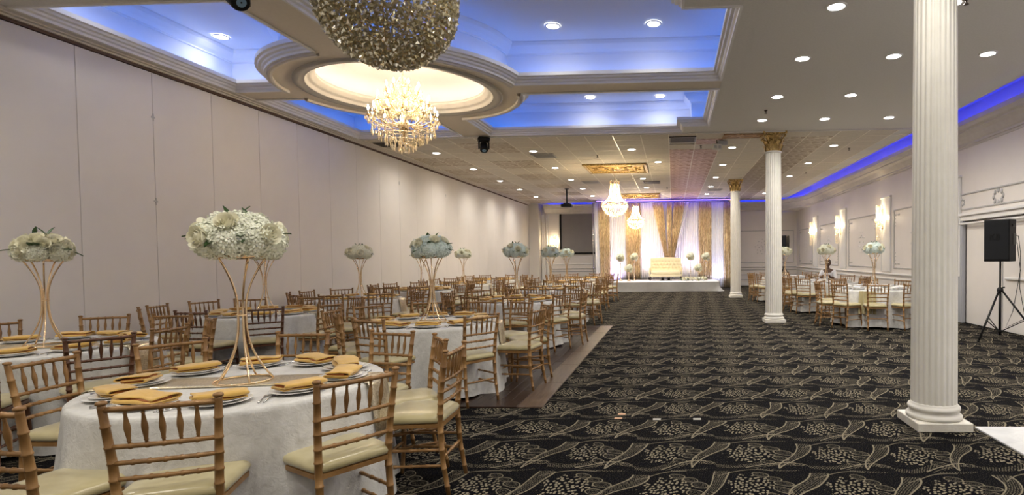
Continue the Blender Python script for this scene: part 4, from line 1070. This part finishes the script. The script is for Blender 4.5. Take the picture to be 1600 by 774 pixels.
def uniq(fmt, a):
    for da in (0, 8, -8, 15, -15, 25, -25, 40, -40, 60, -60):
        s_ = fmt % sect(a + da)
        if s_ not in USED: USED.add(s_); return s_
    return fmt % sect(a)
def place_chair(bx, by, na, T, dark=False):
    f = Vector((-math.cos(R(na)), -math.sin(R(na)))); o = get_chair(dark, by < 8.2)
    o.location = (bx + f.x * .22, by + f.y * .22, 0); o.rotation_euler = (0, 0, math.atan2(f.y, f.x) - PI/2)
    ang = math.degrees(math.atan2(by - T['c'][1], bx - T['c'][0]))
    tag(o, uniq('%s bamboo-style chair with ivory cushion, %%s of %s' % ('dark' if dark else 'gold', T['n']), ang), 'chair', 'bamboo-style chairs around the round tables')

# ------------------------------------------------------------------ tables and what stands on them
def cloth_mesh(seed):
    rnd = random.Random(seed); ph = [rnd.uniform(0, 6.28) for _ in range(6)]; NT = 160
    lv = [(0, .768, 0), (.35, .768, 0), (.60, .768, 0), (.735, .768, 0), (.757, .766, 0), (.768, .757, 0), (.772, .735, .02)] + [(0, .735 - .705 * k / 10, k / 10) for k in range(1, 11)]
    vs = []
    for r, z, t in lv:
        for i in range(NT):
            a = 2*PI*i/NT
            if r == 0 and z < .76:
                wv = .5 * math.sin(9*a + ph[0]) + .35 * math.sin(14*a + ph[1] + t) + .22 * math.sin(5*a + ph[2]) + .12 * math.sin(23*a + ph[3])
                rr = .772 + .085 * t + .072 * (t ** .8) * wv + .03 * t * t * math.sin(3*a + ph[4]); zz = z + .02 * t * math.sin(5*a + ph[5])
            else: rr = r; zz = z
            vs.append((rr*math.cos(a), rr*math.sin(a), zz))
    fs = [tuple(range(NT))[::-1]] if False else []
    for j in range(len(lv) - 1):
        for i in range(NT): k = (i+1) % NT; fs.append((j*NT+i, (j+1)*NT+i, (j+1)*NT+k, j*NT+k))
    me = MB().add(vs, fs, True).mesh('tablecloth', m_cloth); return me
CL = [cloth_mesh(s_) for s_ in (1, 2, 3)]
tab0 = empty('round_table')
MB().lathe([(.30, .735), (.75, .735), (.76, .745), (.76, .76), (.75, .766), (0, .766)], 48).build('tabletop', m_plank, tab0)
for a in range(4): MB().tube([(.42*math.cos(a*PI/2 + .4), .42*math.sin(a*PI/2 + .4), .735), (.48*math.cos(a*PI/2 + .4), .48*math.sin(a*PI/2 + .4), 0)], .018, 8).build('leg', m_blackm, tab0)
tabs = [tab0]
# plate, napkin, cutlery
PL = empty('place_plate')
MB().lathe([(0, .004), (.09, .004), (.10, .006), (.135, .016), (.14, .018), (.139, .020), (.10, .010), (0, .008)], 40, cap=False).build('dinner_plate', m_plate, PL)
MB().lathe([(0, .012), (.07, .012), (.08, .014), (.108, .024), (.112, .026), (.11, .028), (.08, .018), (0, .016)], 36, cap=False).build('upper_plate', m_plate, PL)
def napkin(seed):
    rnd = random.Random(seed); q = [rnd.uniform(-1, 1) for _ in range(8)]
    def sec(x):       # centre line of the folded cloth in (y, z)
        t = x / .12; w_ = .062 + .006 * math.sin(x * 30 + q[0]); h = .034 + .006 * q[1] * t; sh = .010 * q[2] * t + .006 * math.sin(x * 18 + q[3])
        pts = []
        def lp(cy, z0, z1, s_):
            for k in range(1, 6):
                a = -PI/2 + PI * k / 6; pts.append((cy + s_ * (z1 - z0) / 2 * math.cos(a) * 1.3, (z0 + z1)/2 + (z1 - z0)/2 * math.sin(a)))
        pts += [(-w_ * .9 + sh, 0), (0 + sh, .001), (w_ + sh, .001)]; lp(w_ + sh, .001, h * .45, 1)
        pts += [(w_ * .9 + sh, h * .45), (sh, h * .42), (-w_ * .95 + sh, h * .40)]; lp(-w_ * .95 + sh, h * .40, h * .98, -1)
        pts += [(-w_ * .8 + sh, h * .98), (-w_*.3 + sh, h * 1.08), (sh + .01, h * 1.02), (w_ * .6 + sh, h * .98), (w_ * 1.02 + sh, h * .86 + .004 * q[4])]
        return pts
    NX = 11; rows = []
    for i in range(NX):
        x = -.115 + .23 * i / (NX - 1); rows.append([(x + .004 * math.sin(j * 1.3 + i), y, z + .002 * math.sin(i * .9 + j * .5 + q[5])) for j, (y, z) in enumerate(sec(x))])
    n = len(rows[0]); vs = [p for r_ in rows for p in r_]; fs = []
    for i in range(NX - 1):
        for j in range(n - 1): fs.append((i*n+j, (i+1)*n+j, (i+1)*n+j+1, i*n+j+1))
    t = empty('napkin')
    o = MB().add(vs, fs, True).build('folded_cloth', m_napkin, t); m_ = o.modifiers.new('t', 'SOLIDIFY'); m_.thickness = .006; m_.offset = 0
    o.data.materials.append(m_napshade)
    core = [p for p in rows]
    o2 = MB().bbox(-.108, .108, -.05, .055, .004, .028, .008).build('inner_fold', m_napshade, t)  # block coloured to stand for the shade between the cloth layers
    return t
NK = [napkin(s_) for s_ in (1, 2, 3)]; nk_used = [False] * 3
FK = empty('fork'); hd_ = MB().bbox(-.011, .011, .045, .062, .001, .004, .001)
for k in range(4): hd_.bbox(-.011 + k * .0062, -.011 + k * .0062 + .0032, .060, .095, .001, .0035, .0008)
hd_.build('tines', m_steel, FK); MB().tube([(0, -.10, .004), (0, -.05, .003), (0, .0, .005), (0, .046, .003)], [.0055, .004, .0028, .004], 6).build('handle', m_steel, FK)
SP = empty('spoon'); MB().ball((0, .072, .004), .019, 2, (1, 1.5, .22)).build('bowl', m_steel, SP); MB().tube([(0, -.10, .004), (0, -.05, .003), (0, .0, .005), (0, .05, .003)], [.0055, .004, .0028, .0035], 6).build('handle', m_steel, SP)
proto_used = {}
def take(p):
    if p.name in proto_used: return copy_tree(p)
    proto_used[p.name] = 1; return p
def place_setting(T, ang, gold=True, cutlery=True, z=.769, jit=0):
    cx, cy = T['c']; a = R(ang); r = .565; px, py = cx + r*math.cos(a), cy + r*math.sin(a); rz = a + PI/2
    o = take(PL); o.location = (px, py, z); o.rotation_euler = (0, 0, rz); tag(o, uniq('white china plates stacked, %%s of %s' % T['n'], ang), 'plate', 'plates on the round tables')
    k = random.randrange(3); o = take(NK[k]); o.location = (px + random.uniform(-.01, .01), py, z + .027); o.rotation_euler = (R(random.uniform(-2, 3)), R(random.uniform(-3, 3)), rz + random.uniform(-.35, .35) + (PI if random.random() < .3 else 0))
    tag(o, uniq('folded %s napkin on its plate, %%s of %s' % ('gold' if gold else 'white', T['n']), ang), 'napkin', 'folded napkins on the plates')
    if not gold:
        for c in o.children:
            c.data = c.data.copy(); c.data.materials.clear(); c.data.materials.append(m_plate_cloth)
    if cutlery:
        for p, off, nm in ((FK, .185, 'steel fork'), (SP, .215, 'steel spoon')):
            o = take(p); o.location = (px - off*math.sin(a) , py + off*math.cos(a), z + .001); o.rotation_euler = (0, 0, rz + random.uniform(-.25, .25)); tag(o, uniq('%s beside the plate, %%s of %s' % (nm, T['n']), ang), nm.split()[1], nm.split()[1] + 's on the round tables')
m_plate_cloth = mat('white_napkin_cloth', (.72, .71, .70), .6)

# centrepieces
def stand_mesh():
    rods = []
    for k in range(5):
        a = k * 2*PI/5 + .3; P = []
        for i in range(21):
            v = i / 20; r = .022 + .128 * max(0, (.50 - v) / .50) ** 2.2 + .105 * max(0, (v - .58) / .42) ** 1.9
            tw = a + .15 * v; P.append((r*math.cos(tw), r*math.sin(tw), .008 + .735 * v))
        rods.append(MB().tube(P, .0060, 6).mesh('rod', m_gold))
    return rods
RODS = stand_mesh(); RINGB = MB().tube([(.150*math.cos(k*PI/16), .150*math.sin(k*PI/16), .006) for k in range(32)], .006, 6, closed=True).mesh('base_ring', m_gold)
RINGM = MB().tube([(.026*math.cos(k*PI/6), .026*math.sin(k*PI/6), .40) for k in range(12)], .005, 5, closed=True).mesh('waist_ring', m_gold)
DISH = MB().lathe([(0, .735), (.06, .738), (.12, .75), (.13, .76)], 20, cap=False).mesh('top_dish', m_gold)
def hyd(m, r=.115, n=230, seed=0):
    rnd = random.Random(seed); mb = MB()
    for i in range(n):
        z = 1 - 1.75 * (i + .5) / n; rr = math.sqrt(max(0, 1 - z*z)); a = i * 2.39996; d = Vector((rr*math.cos(a), rr*math.sin(a), z)); d.normalize()
        c = d * r * rnd.uniform(.86, 1.06); t1 = d.orthogonal().normalized(); t1.rotate(Matrix.Rotation(rnd.random()*6.28, 3, d)); t2 = d.cross(t1); s_ = r * .17
        for u, v in ((t1, t2), (t2, -t1), (-t1, -t2), (-t2, t1)):
            lift = d * s_ * rnd.uniform(.1, .7)
            mb.add([c, c + (u*.9 + v*.25) * s_ + lift * .6, c + (u + v) * s_ * .95 + lift, c + (v*.9 + u*.25) * s_ + lift * .6], [(0, 1, 2, 3)])
    mb.ball((0, 0, -.01), r * .78, 1); return mb.mesh('hydrangea', m)
def rose(r=.055, seed=0):
    rnd = random.Random(seed); mb = MB()
    for layer, (n, rr, h, fl) in enumerate(((3, .30, 1.05, .02), (4, .52, 1.05, .10), (5, .75, .98, .22), (6, .98, .85, .42))):
        for k in range(n):
            a0 = k * 2*PI/n + layer * .7 + rnd.uniform(-.15, .15); wd = 2*PI/n * 1.45
            def fn(u, v, a0=a0, wd=wd, rr=rr, h=h, fl=fl):
                a = a0 + (u - .5) * wd; q = rr * r * (.35 + .65 * math.sin(min(v * 1.4, 1) * PI / 2)) * (1 + fl * max(0, v - .6) * 2.2)
                edge = 1 - .35 * (abs(u - .5) * 2) ** 3
                return (q*math.cos(a), q*math.sin(a), r * (-.6 + (h + .55) * v * edge))
            mb.grid(5, 5, fn)
    mb.ball((0, 0, -.1*r), r * .55, 1); return mb.mesh('rose', m_rose)
def leafm():
    return MB().grid(4, 7, lambda u, v: ((u - .5) * .055 * math.sin(PI * min(.06 + v * .94, 1)), .13 * v, .012 * abs(u - .5) * 2 - .03 * v * v)).mesh('leaf', m_leaf)
H1 = [hyd(m_hyd, seed=s_) for s_ in (1, 2)]; H2 = [hyd(m_hydb, seed=s_) for s_ in (3, 4)]; RO = [rose(seed=s_) for s_ in (1, 2)]; LF = leafm()
def bouquet(T, style, lb, z=.775, scale=1., seed=0, lbs=None):
    rnd = random.Random(seed * 11 + 3); cx, cy = T['c']
    s_ = empty('flower_stand', (cx, cy, z), rnd.random()); tag(s_, 'tall curved gold wire stand carrying flowers on ' + T['n'], 'flower stand', 'gold flower stands')
    for r_ in RODS: inst('rod', r_, s_)
    inst('base_ring', RINGB, s_); inst('waist_ring', RINGM, s_); inst('top_dish', DISH, s_)
    b = empty('flower_bouquet', (cx, cy, z + .745), rnd.random() * 6); tag(b, lb, 'flowers', 'flower balls on gold stands')
    Hs = H1 if style != 'mint' else H2
    def put(nm, me, d, rad, sc):
        p = Vector((d.x * rad, d.y * rad, .095 * scale + .02 + d.z * rad * .66)); q = d.to_track_quat('Z', 'Y').to_euler(); o = inst(nm, me, b, p, None, q); o.scale = (sc, sc, sc)
    if style == 'rose':
        for k in range(26):
            zz = 1 - 1.35 * (k + .5) / 26; rr = math.sqrt(1 - zz*zz); a = k * 2.4 + rnd.random() * .3; put('rose', RO[k % 2], Vector((rr*math.cos(a), rr*math.sin(a), zz)), .20 * scale, .95 * scale)
        for k in range(6):
            a = k * 1.05; put('hydrangea', Hs[k % 2], Vector((math.cos(a), math.sin(a), -.25)), .15 * scale, .85 * scale)
    else:
        for k in range(7):
            a = k * 2*PI/7; put('hydrangea', Hs[k % 2], Vector((math.cos(a), math.sin(a), -.05 + .12 * (k % 2))), .165 * scale, 1.0 * scale)
        for k in range(4):
            a = k * PI/2 + .5; put('hydrangea', Hs[k % 2], Vector((.55*math.cos(a), .55*math.sin(a), .8)), .15 * scale, 1.0 * scale)
        for k in range(7):
            a = k * .9 + rnd.random() * .4; zz = rnd.uniform(.05, .75); rr = math.sqrt(1 - zz*zz); put('rose', RO[k % 2], Vector((rr*math.cos(a), rr*math.sin(a), zz)), .255 * scale, 1.0 * scale)
    for k in range(9):
        a = k * .7 + rnd.random(); o = inst('leaf', LF, b, (.16*scale*math.cos(a), .16*scale*math.sin(a), .08 + .05 * rnd.random()), None, (rnd.uniform(-.3, .6), 0, a - PI/2)); o.scale = (1, 1, 1)
    for k in range(3):
        o = inst('leaf', LF, b, (.05*math.cos(k*2), .05*math.sin(k*2), .26 * scale), None, (1.1, 0, k * 2.1)); o.scale = (.6, .8, .8)
# runner
def runner(T, ang, lb, wd=.15):
    cx, cy = T['c']; P = []
    for k in range(9): P.append((-.757 + .1893 * k, .7715))
    P = [(-.83, .43), (-.815, .55), (-.80, .66), (-.792, .74), (-.782, .765)] + P[0:] + [(.782, .765), (.792, .74), (.80, .66), (.815, .55), (.83, .43)]
    vs = []
    n = len(P)
    for s_ in (-1, -.5, 0, .5, 1):
        for x, z in P:
            k = math.sqrt(max(0, 1 - (s_*wd/.78)**2)); vs.append((x * (k if abs(x) > .7 else 1), s_ * wd + .004*math.sin(x*9), z + .0015))
    fs = [(j*n+i, j*n+i+1, (j+1)*n+i+1, (j+1)*n+i) for j in range(4) for i in range(n-1)]
    o = MB().add(vs, fs, True).build('table_runner', m_runner, None, (cx, cy, 0)); o.rotation_euler = (0, 0, R(ang)); so = o.modifiers.new('t', 'SOLIDIFY'); so.thickness = .002; so.offset = 1
    tag(o, lb, 'table runner', 'champagne table runners')

def reg(phase, skip=(), r=1.17): return [(phase + 36 * k) for k in range(10) if k not in skip]
TT = [
 dict(n='the nearest aisle-side table', c=(-2.6, 3.3), fl='cream', run=9, ex=[(-2.80, 2.17, -98), (-2.17, 2.30, -67), (-1.60, 2.78, -32), (-1.46, 3.68, 4), (-1.75, 4.13, 34), (-2.28, 4.47, 76), (-3.0, 4.44, 94), (-3.64, 3.95, 147), (-3.84, 3.29, 183)], sp=-98),
 dict(n='the nearest left-wall table', c=(-5.5, 4.72), fl='rose', run=8, ex=[(-4.54, 4.28, -33, 1), (-4.93, 3.66, -60, 1), (-4.50, 4.85, 6), (-5.54, 6.0, 95), (-6.2, 5.9, 119), (-6.75, 5.3, 150), (-4.78, 5.62, 50)], sp=-60),
 dict(n='the second left-wall table', c=(-5.7, 7.67), fl='cream', run=5, ex=[(-5.07, 6.8, -52, 1), (-5.65, 6.4, -94, 1), (-4.62, 7.43, -14), (-6.65, 6.78, -134), (-6.9, 8.05, 162), (-6.55, 8.5, 130), (-5.8, 8.82, 95), (-4.6, 8.2, 26), (-5.0, 8.68, 58), (-6.95, 7.35, 192)], sp=-94),
 dict(n='the second aisle-side table', c=(-2.8, 6.48), fl='mint', run=6, ex=[(-1.97, 5.72, -36), (-1.56, 6.45, -9), (-1.62, 7.12, 30), (-2.98, 5.42, -109), (-3.65, 6.0, -142), (-3.98, 6.45, -176), (-3.9, 7.1, 150), (-3.35, 7.6, 117), (-2.65, 7.72, 85), (-2.07, 7.62, 60)], sp=-72),
 dict(n='the third left-wall table', c=(-5.9, 10.45), fl='cream', run=5, ph=-118),
 dict(n='the third aisle-side table', c=(-2.72, 9.75), fl='mint', run=4, ph=-38),
 dict(n='the fourth left-wall table', c=(-5.95, 13.2), fl='cream', run=5, ph=-100),
 dict(n='the fourth aisle-side table', c=(-2.82, 13.0), fl='mint', run=6, ph=-20),
 dict(n='the fifth left-wall table', c=(-6.0, 16.0), fl='cream', run=5, ph=-90),
 dict(n='the fifth aisle-side table', c=(-3.05, 16.2), fl='mint', run=5, ph=-26),
 dict(n='the farthest left-wall table', c=(-6.0, 18.9), fl=None, run=5, ph=-95),
 dict(n='the farthest aisle-side table', c=(-3.1, 19.4), fl=None, run=5, ph=-30),
 dict(n='the nearest right-wall table', c=(4.31, 12.4), fl='mint', ph=-105, white=1),
 dict(n='the second right-wall table', c=(4.13, 15.5), fl='cream', ph=-131, white=1),
 dict(n='the farthest right-wall table', c=(3.72, 19.1), fl='cream', ph=-136, white=1),
]
for ti, T in enumerate(TT):
    cx, cy = T['c']; far = cy > 11
    t = tab0 if ti == 0 else copy_tree(tab0); t.location = (cx, cy, 0); tag(t, 'round banquet table hidden under its cloth, ' + T['n'], 'table', 'round banquet tables')
    c = inst('tablecloth', CL[ti % 3], None, (cx, cy, 0), ti * 1.3 + 4.2); tag(c, 'crinkled silver-white tablecloth falling to the floor on ' + T['n'], 'tablecloth', 'silver-white tablecloths')
    if T.get('run') is not None: runner(T, T['run'], 'champagne sequin runner across ' + T['n'])
    if 'ex' in T:
        for e in T['ex']: place_chair(e[0], e[1], e[2], T, len(e) > 3)
    else:
        for k in range(10):
            a = T['ph'] + 36 * k + random.uniform(-4, 4); r = 1.17 + random.uniform(-.04, .06); bx, by = cx + r*math.cos(R(a)), cy + r*math.sin(R(a))
            if bx < -7.02: bx = -7.02
            if bx > 6.0: bx = 6.0
            place_chair(bx, by, a + random.uniform(-7, 7), T)
    base = T.get('sp', T.get('ph'))
    for k in range(10): place_setting(T, base + 36 * k, not T.get('white'), cy < 11)
    if T['fl']: bouquet(T, T['fl'], '%s flower ball on the gold stand, %s' % ({'cream': 'large ivory hydrangea and rose', 'mint': 'pale mint and ivory hydrangea', 'rose': 'cream rose and greenery'}[T['fl']], T['n']), seed=ti, scale={'cream': 1., 'mint': .92, 'rose': .95}[T['fl']] * (.82 if cy > 9 else .86))
# gold sash hanging over the nearest right-wall cloth
def sash(u, v):
    a = R(-118) + (u - .5) * .42; r = .80 + .03 * math.sin(u * 22) + (1 - v) * .05; z = .30 + .46 * v; return (4.31 + r*math.cos(a), 12.4 + r*math.sin(a), z)
o = MB().grid(24, 8, sash).build('satin_sash', m_cush); tag(o, 'gold satin sash draped over the nearest right-wall tablecloth', 'sash')

# ------------------------------------------------------------------ stage flowers
def ball_stand(x, y, h, lb, r=.2, z0=.425):
    t = empty('flower_pedestal', (x, y, z0)); tag(t, 'slim crystal and gold pedestal, ' + lb, 'pedestal', 'flower pedestals on the stage')
    MB().lathe([(.09, 0), (.09, .02), (.03, .04), (.02, .1)], 16).build('foot', m_gold, t)
    p = MB(); n = int((h - .1) / .09)
    for k in range(n): p.lathe([(.012, 0), (.028, .03), (.028, .05), (.012, .085)], 10, (0, 0, .1 + k * .09))
    p.build('crystal_stem', m_glass, t); MB().tube([(0, 0, .05), (0, 0, h)], .008, 6).build('rod', m_gold, t)
    MB().lathe([(0, h - .01), (.07, h), (.08, h + .02)], 16, cap=False).build('top_dish', m_gold, t)
    b = empty('flower_ball', (x, y, z0 + h + .015 + r * .8)); tag(b, 'round cream flower ball, ' + lb, 'flowers', 'flower balls on the stage')
    for k in range(9):
        zz = 1 - 1.9 * (k + .5) / 9; rr = math.sqrt(1 - zz*zz); a = k * 2.4; d = Vector((rr*math.cos(a), rr*math.sin(a), zz)); o = inst('rose' if k % 2 else 'hydrangea', RO[0] if k % 2 else H1[0], b, d * r * .55, None, d.to_track_quat('Z', 'Y').to_euler()); o.scale = [1.3 * r / .2 if k % 2 else .85 * r / .2] * 3
for x, y, zc, lb in ((-2.38, 25.7, 1.48, 'tall, far left of the stage'), (-1.77, 26.0, 1.50, 'tall, left of the settee'), (-1.98, 25.4, .99, 'short, front left of the stage'), (.80, 25.9, 1.50, 'tall, right of the settee'), (1.50, 25.9, 1.49, 'tall, far right of the stage'), (1.13, 25.5, .99, 'short, front right of the stage')):
    ball_stand(x, y, zc - .425 - .175, lb)
g = empty('flower_garland', (.93, 25.2, .43)); tag(g, 'low garland of white roses and leaves on the stage right of the settee', 'flowers')
rnd = random.Random(4)
for k in range(22):
    x = -.52 + 1.04 * (k + .5) / 22; o = inst('rose' if k % 3 else 'hydrangea', RO[k % 2] if k % 3 else H1[0], g, (x, rnd.uniform(-.08, .08), .06 + rnd.uniform(0, .06)), None, (rnd.uniform(-.8, .8), rnd.uniform(-.5, .5), 0)); o.scale = [1.15 if k % 3 else .5] * 3
for k in range(30): o = inst('leaf', LF, g, (rnd.uniform(-.58, .58), rnd.uniform(-.1, .1), .03), None, (rnd.uniform(-.2, 1), 0, rnd.random() * 6.28)); o.scale = (1.2, 1.2, 1.2)

# ------------------------------------------------------------------ the seated person behind the second right-wall table
def skin_obj(name, pts, edges, m, parent, sub=2):
    me = bpy.data.meshes.new(name); me.from_pydata([p[:3] for p in pts], edges, []); me.materials.append(m)
    o = inst(name, me, parent); sk = o.modifiers.new('skin', 'SKIN'); sk.use_smooth_shade = True
    for v, p in zip(me.skin_vertices[0].data, pts): v.radius = (p[3], p[4] if len(p) > 4 else p[3])
    me.skin_vertices[0].data[0].use_root = True
    s_ = o.modifiers.new('sub', 'SUBSURF'); s_.levels = s_.render_levels = sub; return o
def person():
    # local: faces -y, origin on the floor below the pelvis
    t = empty('person', (4.60, 17.05, 0), R(-25)); tag(t, 'seated person in a white shirt behind the second right-wall table', 'person')
    pts = [(0, 0, .55, .15, .12), (0, -.01, .72, .14, .11), (0, -.03, .92, .17, .11), (0, -.03, 1.03, .12, .09), (0, -.05, 1.10, .05), (0, -.07, 1.16, .045),
           (-.17, -.03, 1.01, .06), (-.24, -.14, .80, .048), (-.14, -.36, .84, .036), (-.10, -.42, .86, .03),
           (.17, -.03, 1.01, .06), (.24, -.14, .80, .048), (.12, -.36, .86, .036), (.07, -.42, .92, .03),
           (-.10, -.05, .52, .095), (-.13, -.44, .52, .068), (-.13, -.42, .10, .045), (-.13, -.52, .05, .035),
           (.10, -.05, .52, .095), (.13, -.44, .52, .068), (.13, -.42, .10, .045), (.13, -.52, .05, .035)]
    ed = [(0, 1), (1, 2), (2, 3), (3, 4), (4, 5), (3, 6), (6, 7), (7, 8), (8, 9), (3, 10), (10, 11), (11, 12), (12, 13), (0, 14), (14, 15), (15, 16), (16, 17), (0, 18), (18, 19), (19, 20), (20, 21)]
    body = skin_obj('body', pts, ed, m_skin, t)
    sh = [(p[0], p[1], p[2], p[3] + .012, (p[4] if len(p) > 4 else p[3]) + .012) for p in (pts[0], pts[1], pts[2], pts[3], pts[6], pts[7], (-.19, -.26, .82, .04), pts[10], pts[11], (.18, -.26, .83, .04))]
    skin_obj('shirt', sh, [(0, 1), (1, 2), (2, 3), (3, 4), (4, 5), (5, 6), (3, 7), (7, 8), (8, 9)], m_shirt, t)
    tr = [(p[0], p[1], p[2], p[3] + .012, (p[4] if len(p) > 4 else p[3]) + .012) for p in (pts[0], pts[14], pts[15], pts[16], pts[18], pts[19], pts[20])]
    skin_obj('trousers', tr, [(0, 1), (1, 2), (2, 3), (0, 4), (4, 5), (5, 6)], m_trouser, t)
    h = MB()
    V, Fc = ICO[3]; vs = []
    for p in V:
        x, y, z = p.x * .078, p.y * .095, p.z * .118
        if z < -.02: x *= 1 + (z + .02) * 2.6; y = y * (1 + (z + .02) * 1.2)
        if y < 0 and abs(z + .01) < .03 and abs(x) < .02: y -= .018 * (1 - abs(x) / .02)
        if y < 0 and abs(z - .015) < .015 and .015 < abs(x) < .05: y += .007
        if y < 0 and abs(z + .055) < .008 and abs(x) < .03: y -= .005
        vs.append((x, y - .07, z + 1.26))
    h.add(vs, Fc, True); hd = h.build('head', m_skin, t)
    for s_ in (-1, 1):
        MB().ball((s_*.078, -.065, 1.255), .025, 2, (.35, .7, 1.2)).build('ear', m_skin, hd)
        MB().ball((s_*.03, -.155, 1.275), .011, 2).build('eye', m_plate, hd)
    hv = MB(); hv.add([(p.x * .086, p.y * .104 + .008 - .07, p.z * .122 + 1.275) for p in V], [f for f in Fc if min(V[i].z * 1.0 + V[i].y * .9 for i in f) > .05], True); hv.build('hair', m_hair, hd)
    for s_, w_ in ((-1, Vector((-.10, -.42, .86))), (1, Vector((.07, -.42, .92)))):
        for k, (dx, ln) in enumerate(((-.026, .062), (-.009, .072), (.009, .068), (.025, .055))):
            a = w_ + Vector((dx, -.03, 0)); skin_obj('finger', [(w_.x + dx*.6, w_.y - .01, w_.z, .012), (a.x, a.y - .02, a.z + .004, .009), (a.x, a.y - .02 - ln*.5, a.z - .004, .008), (a.x, a.y - .02 - ln*.9, a.z - .022, .007)], [(0, 1), (1, 2), (2, 3)], m_skin, t, 1)
        skin_obj('thumb', [(w_.x - s_*.015, w_.y, w_.z, .012), (w_.x - s_*.045, w_.y - .03, w_.z + .002, .010), (w_.x - s_*.05, w_.y - .065, w_.z - .006, .008)], [(0, 1), (1, 2)], m_skin, t, 1)
person()
# two spare stacked chairs are not in the photo; nothing more to add
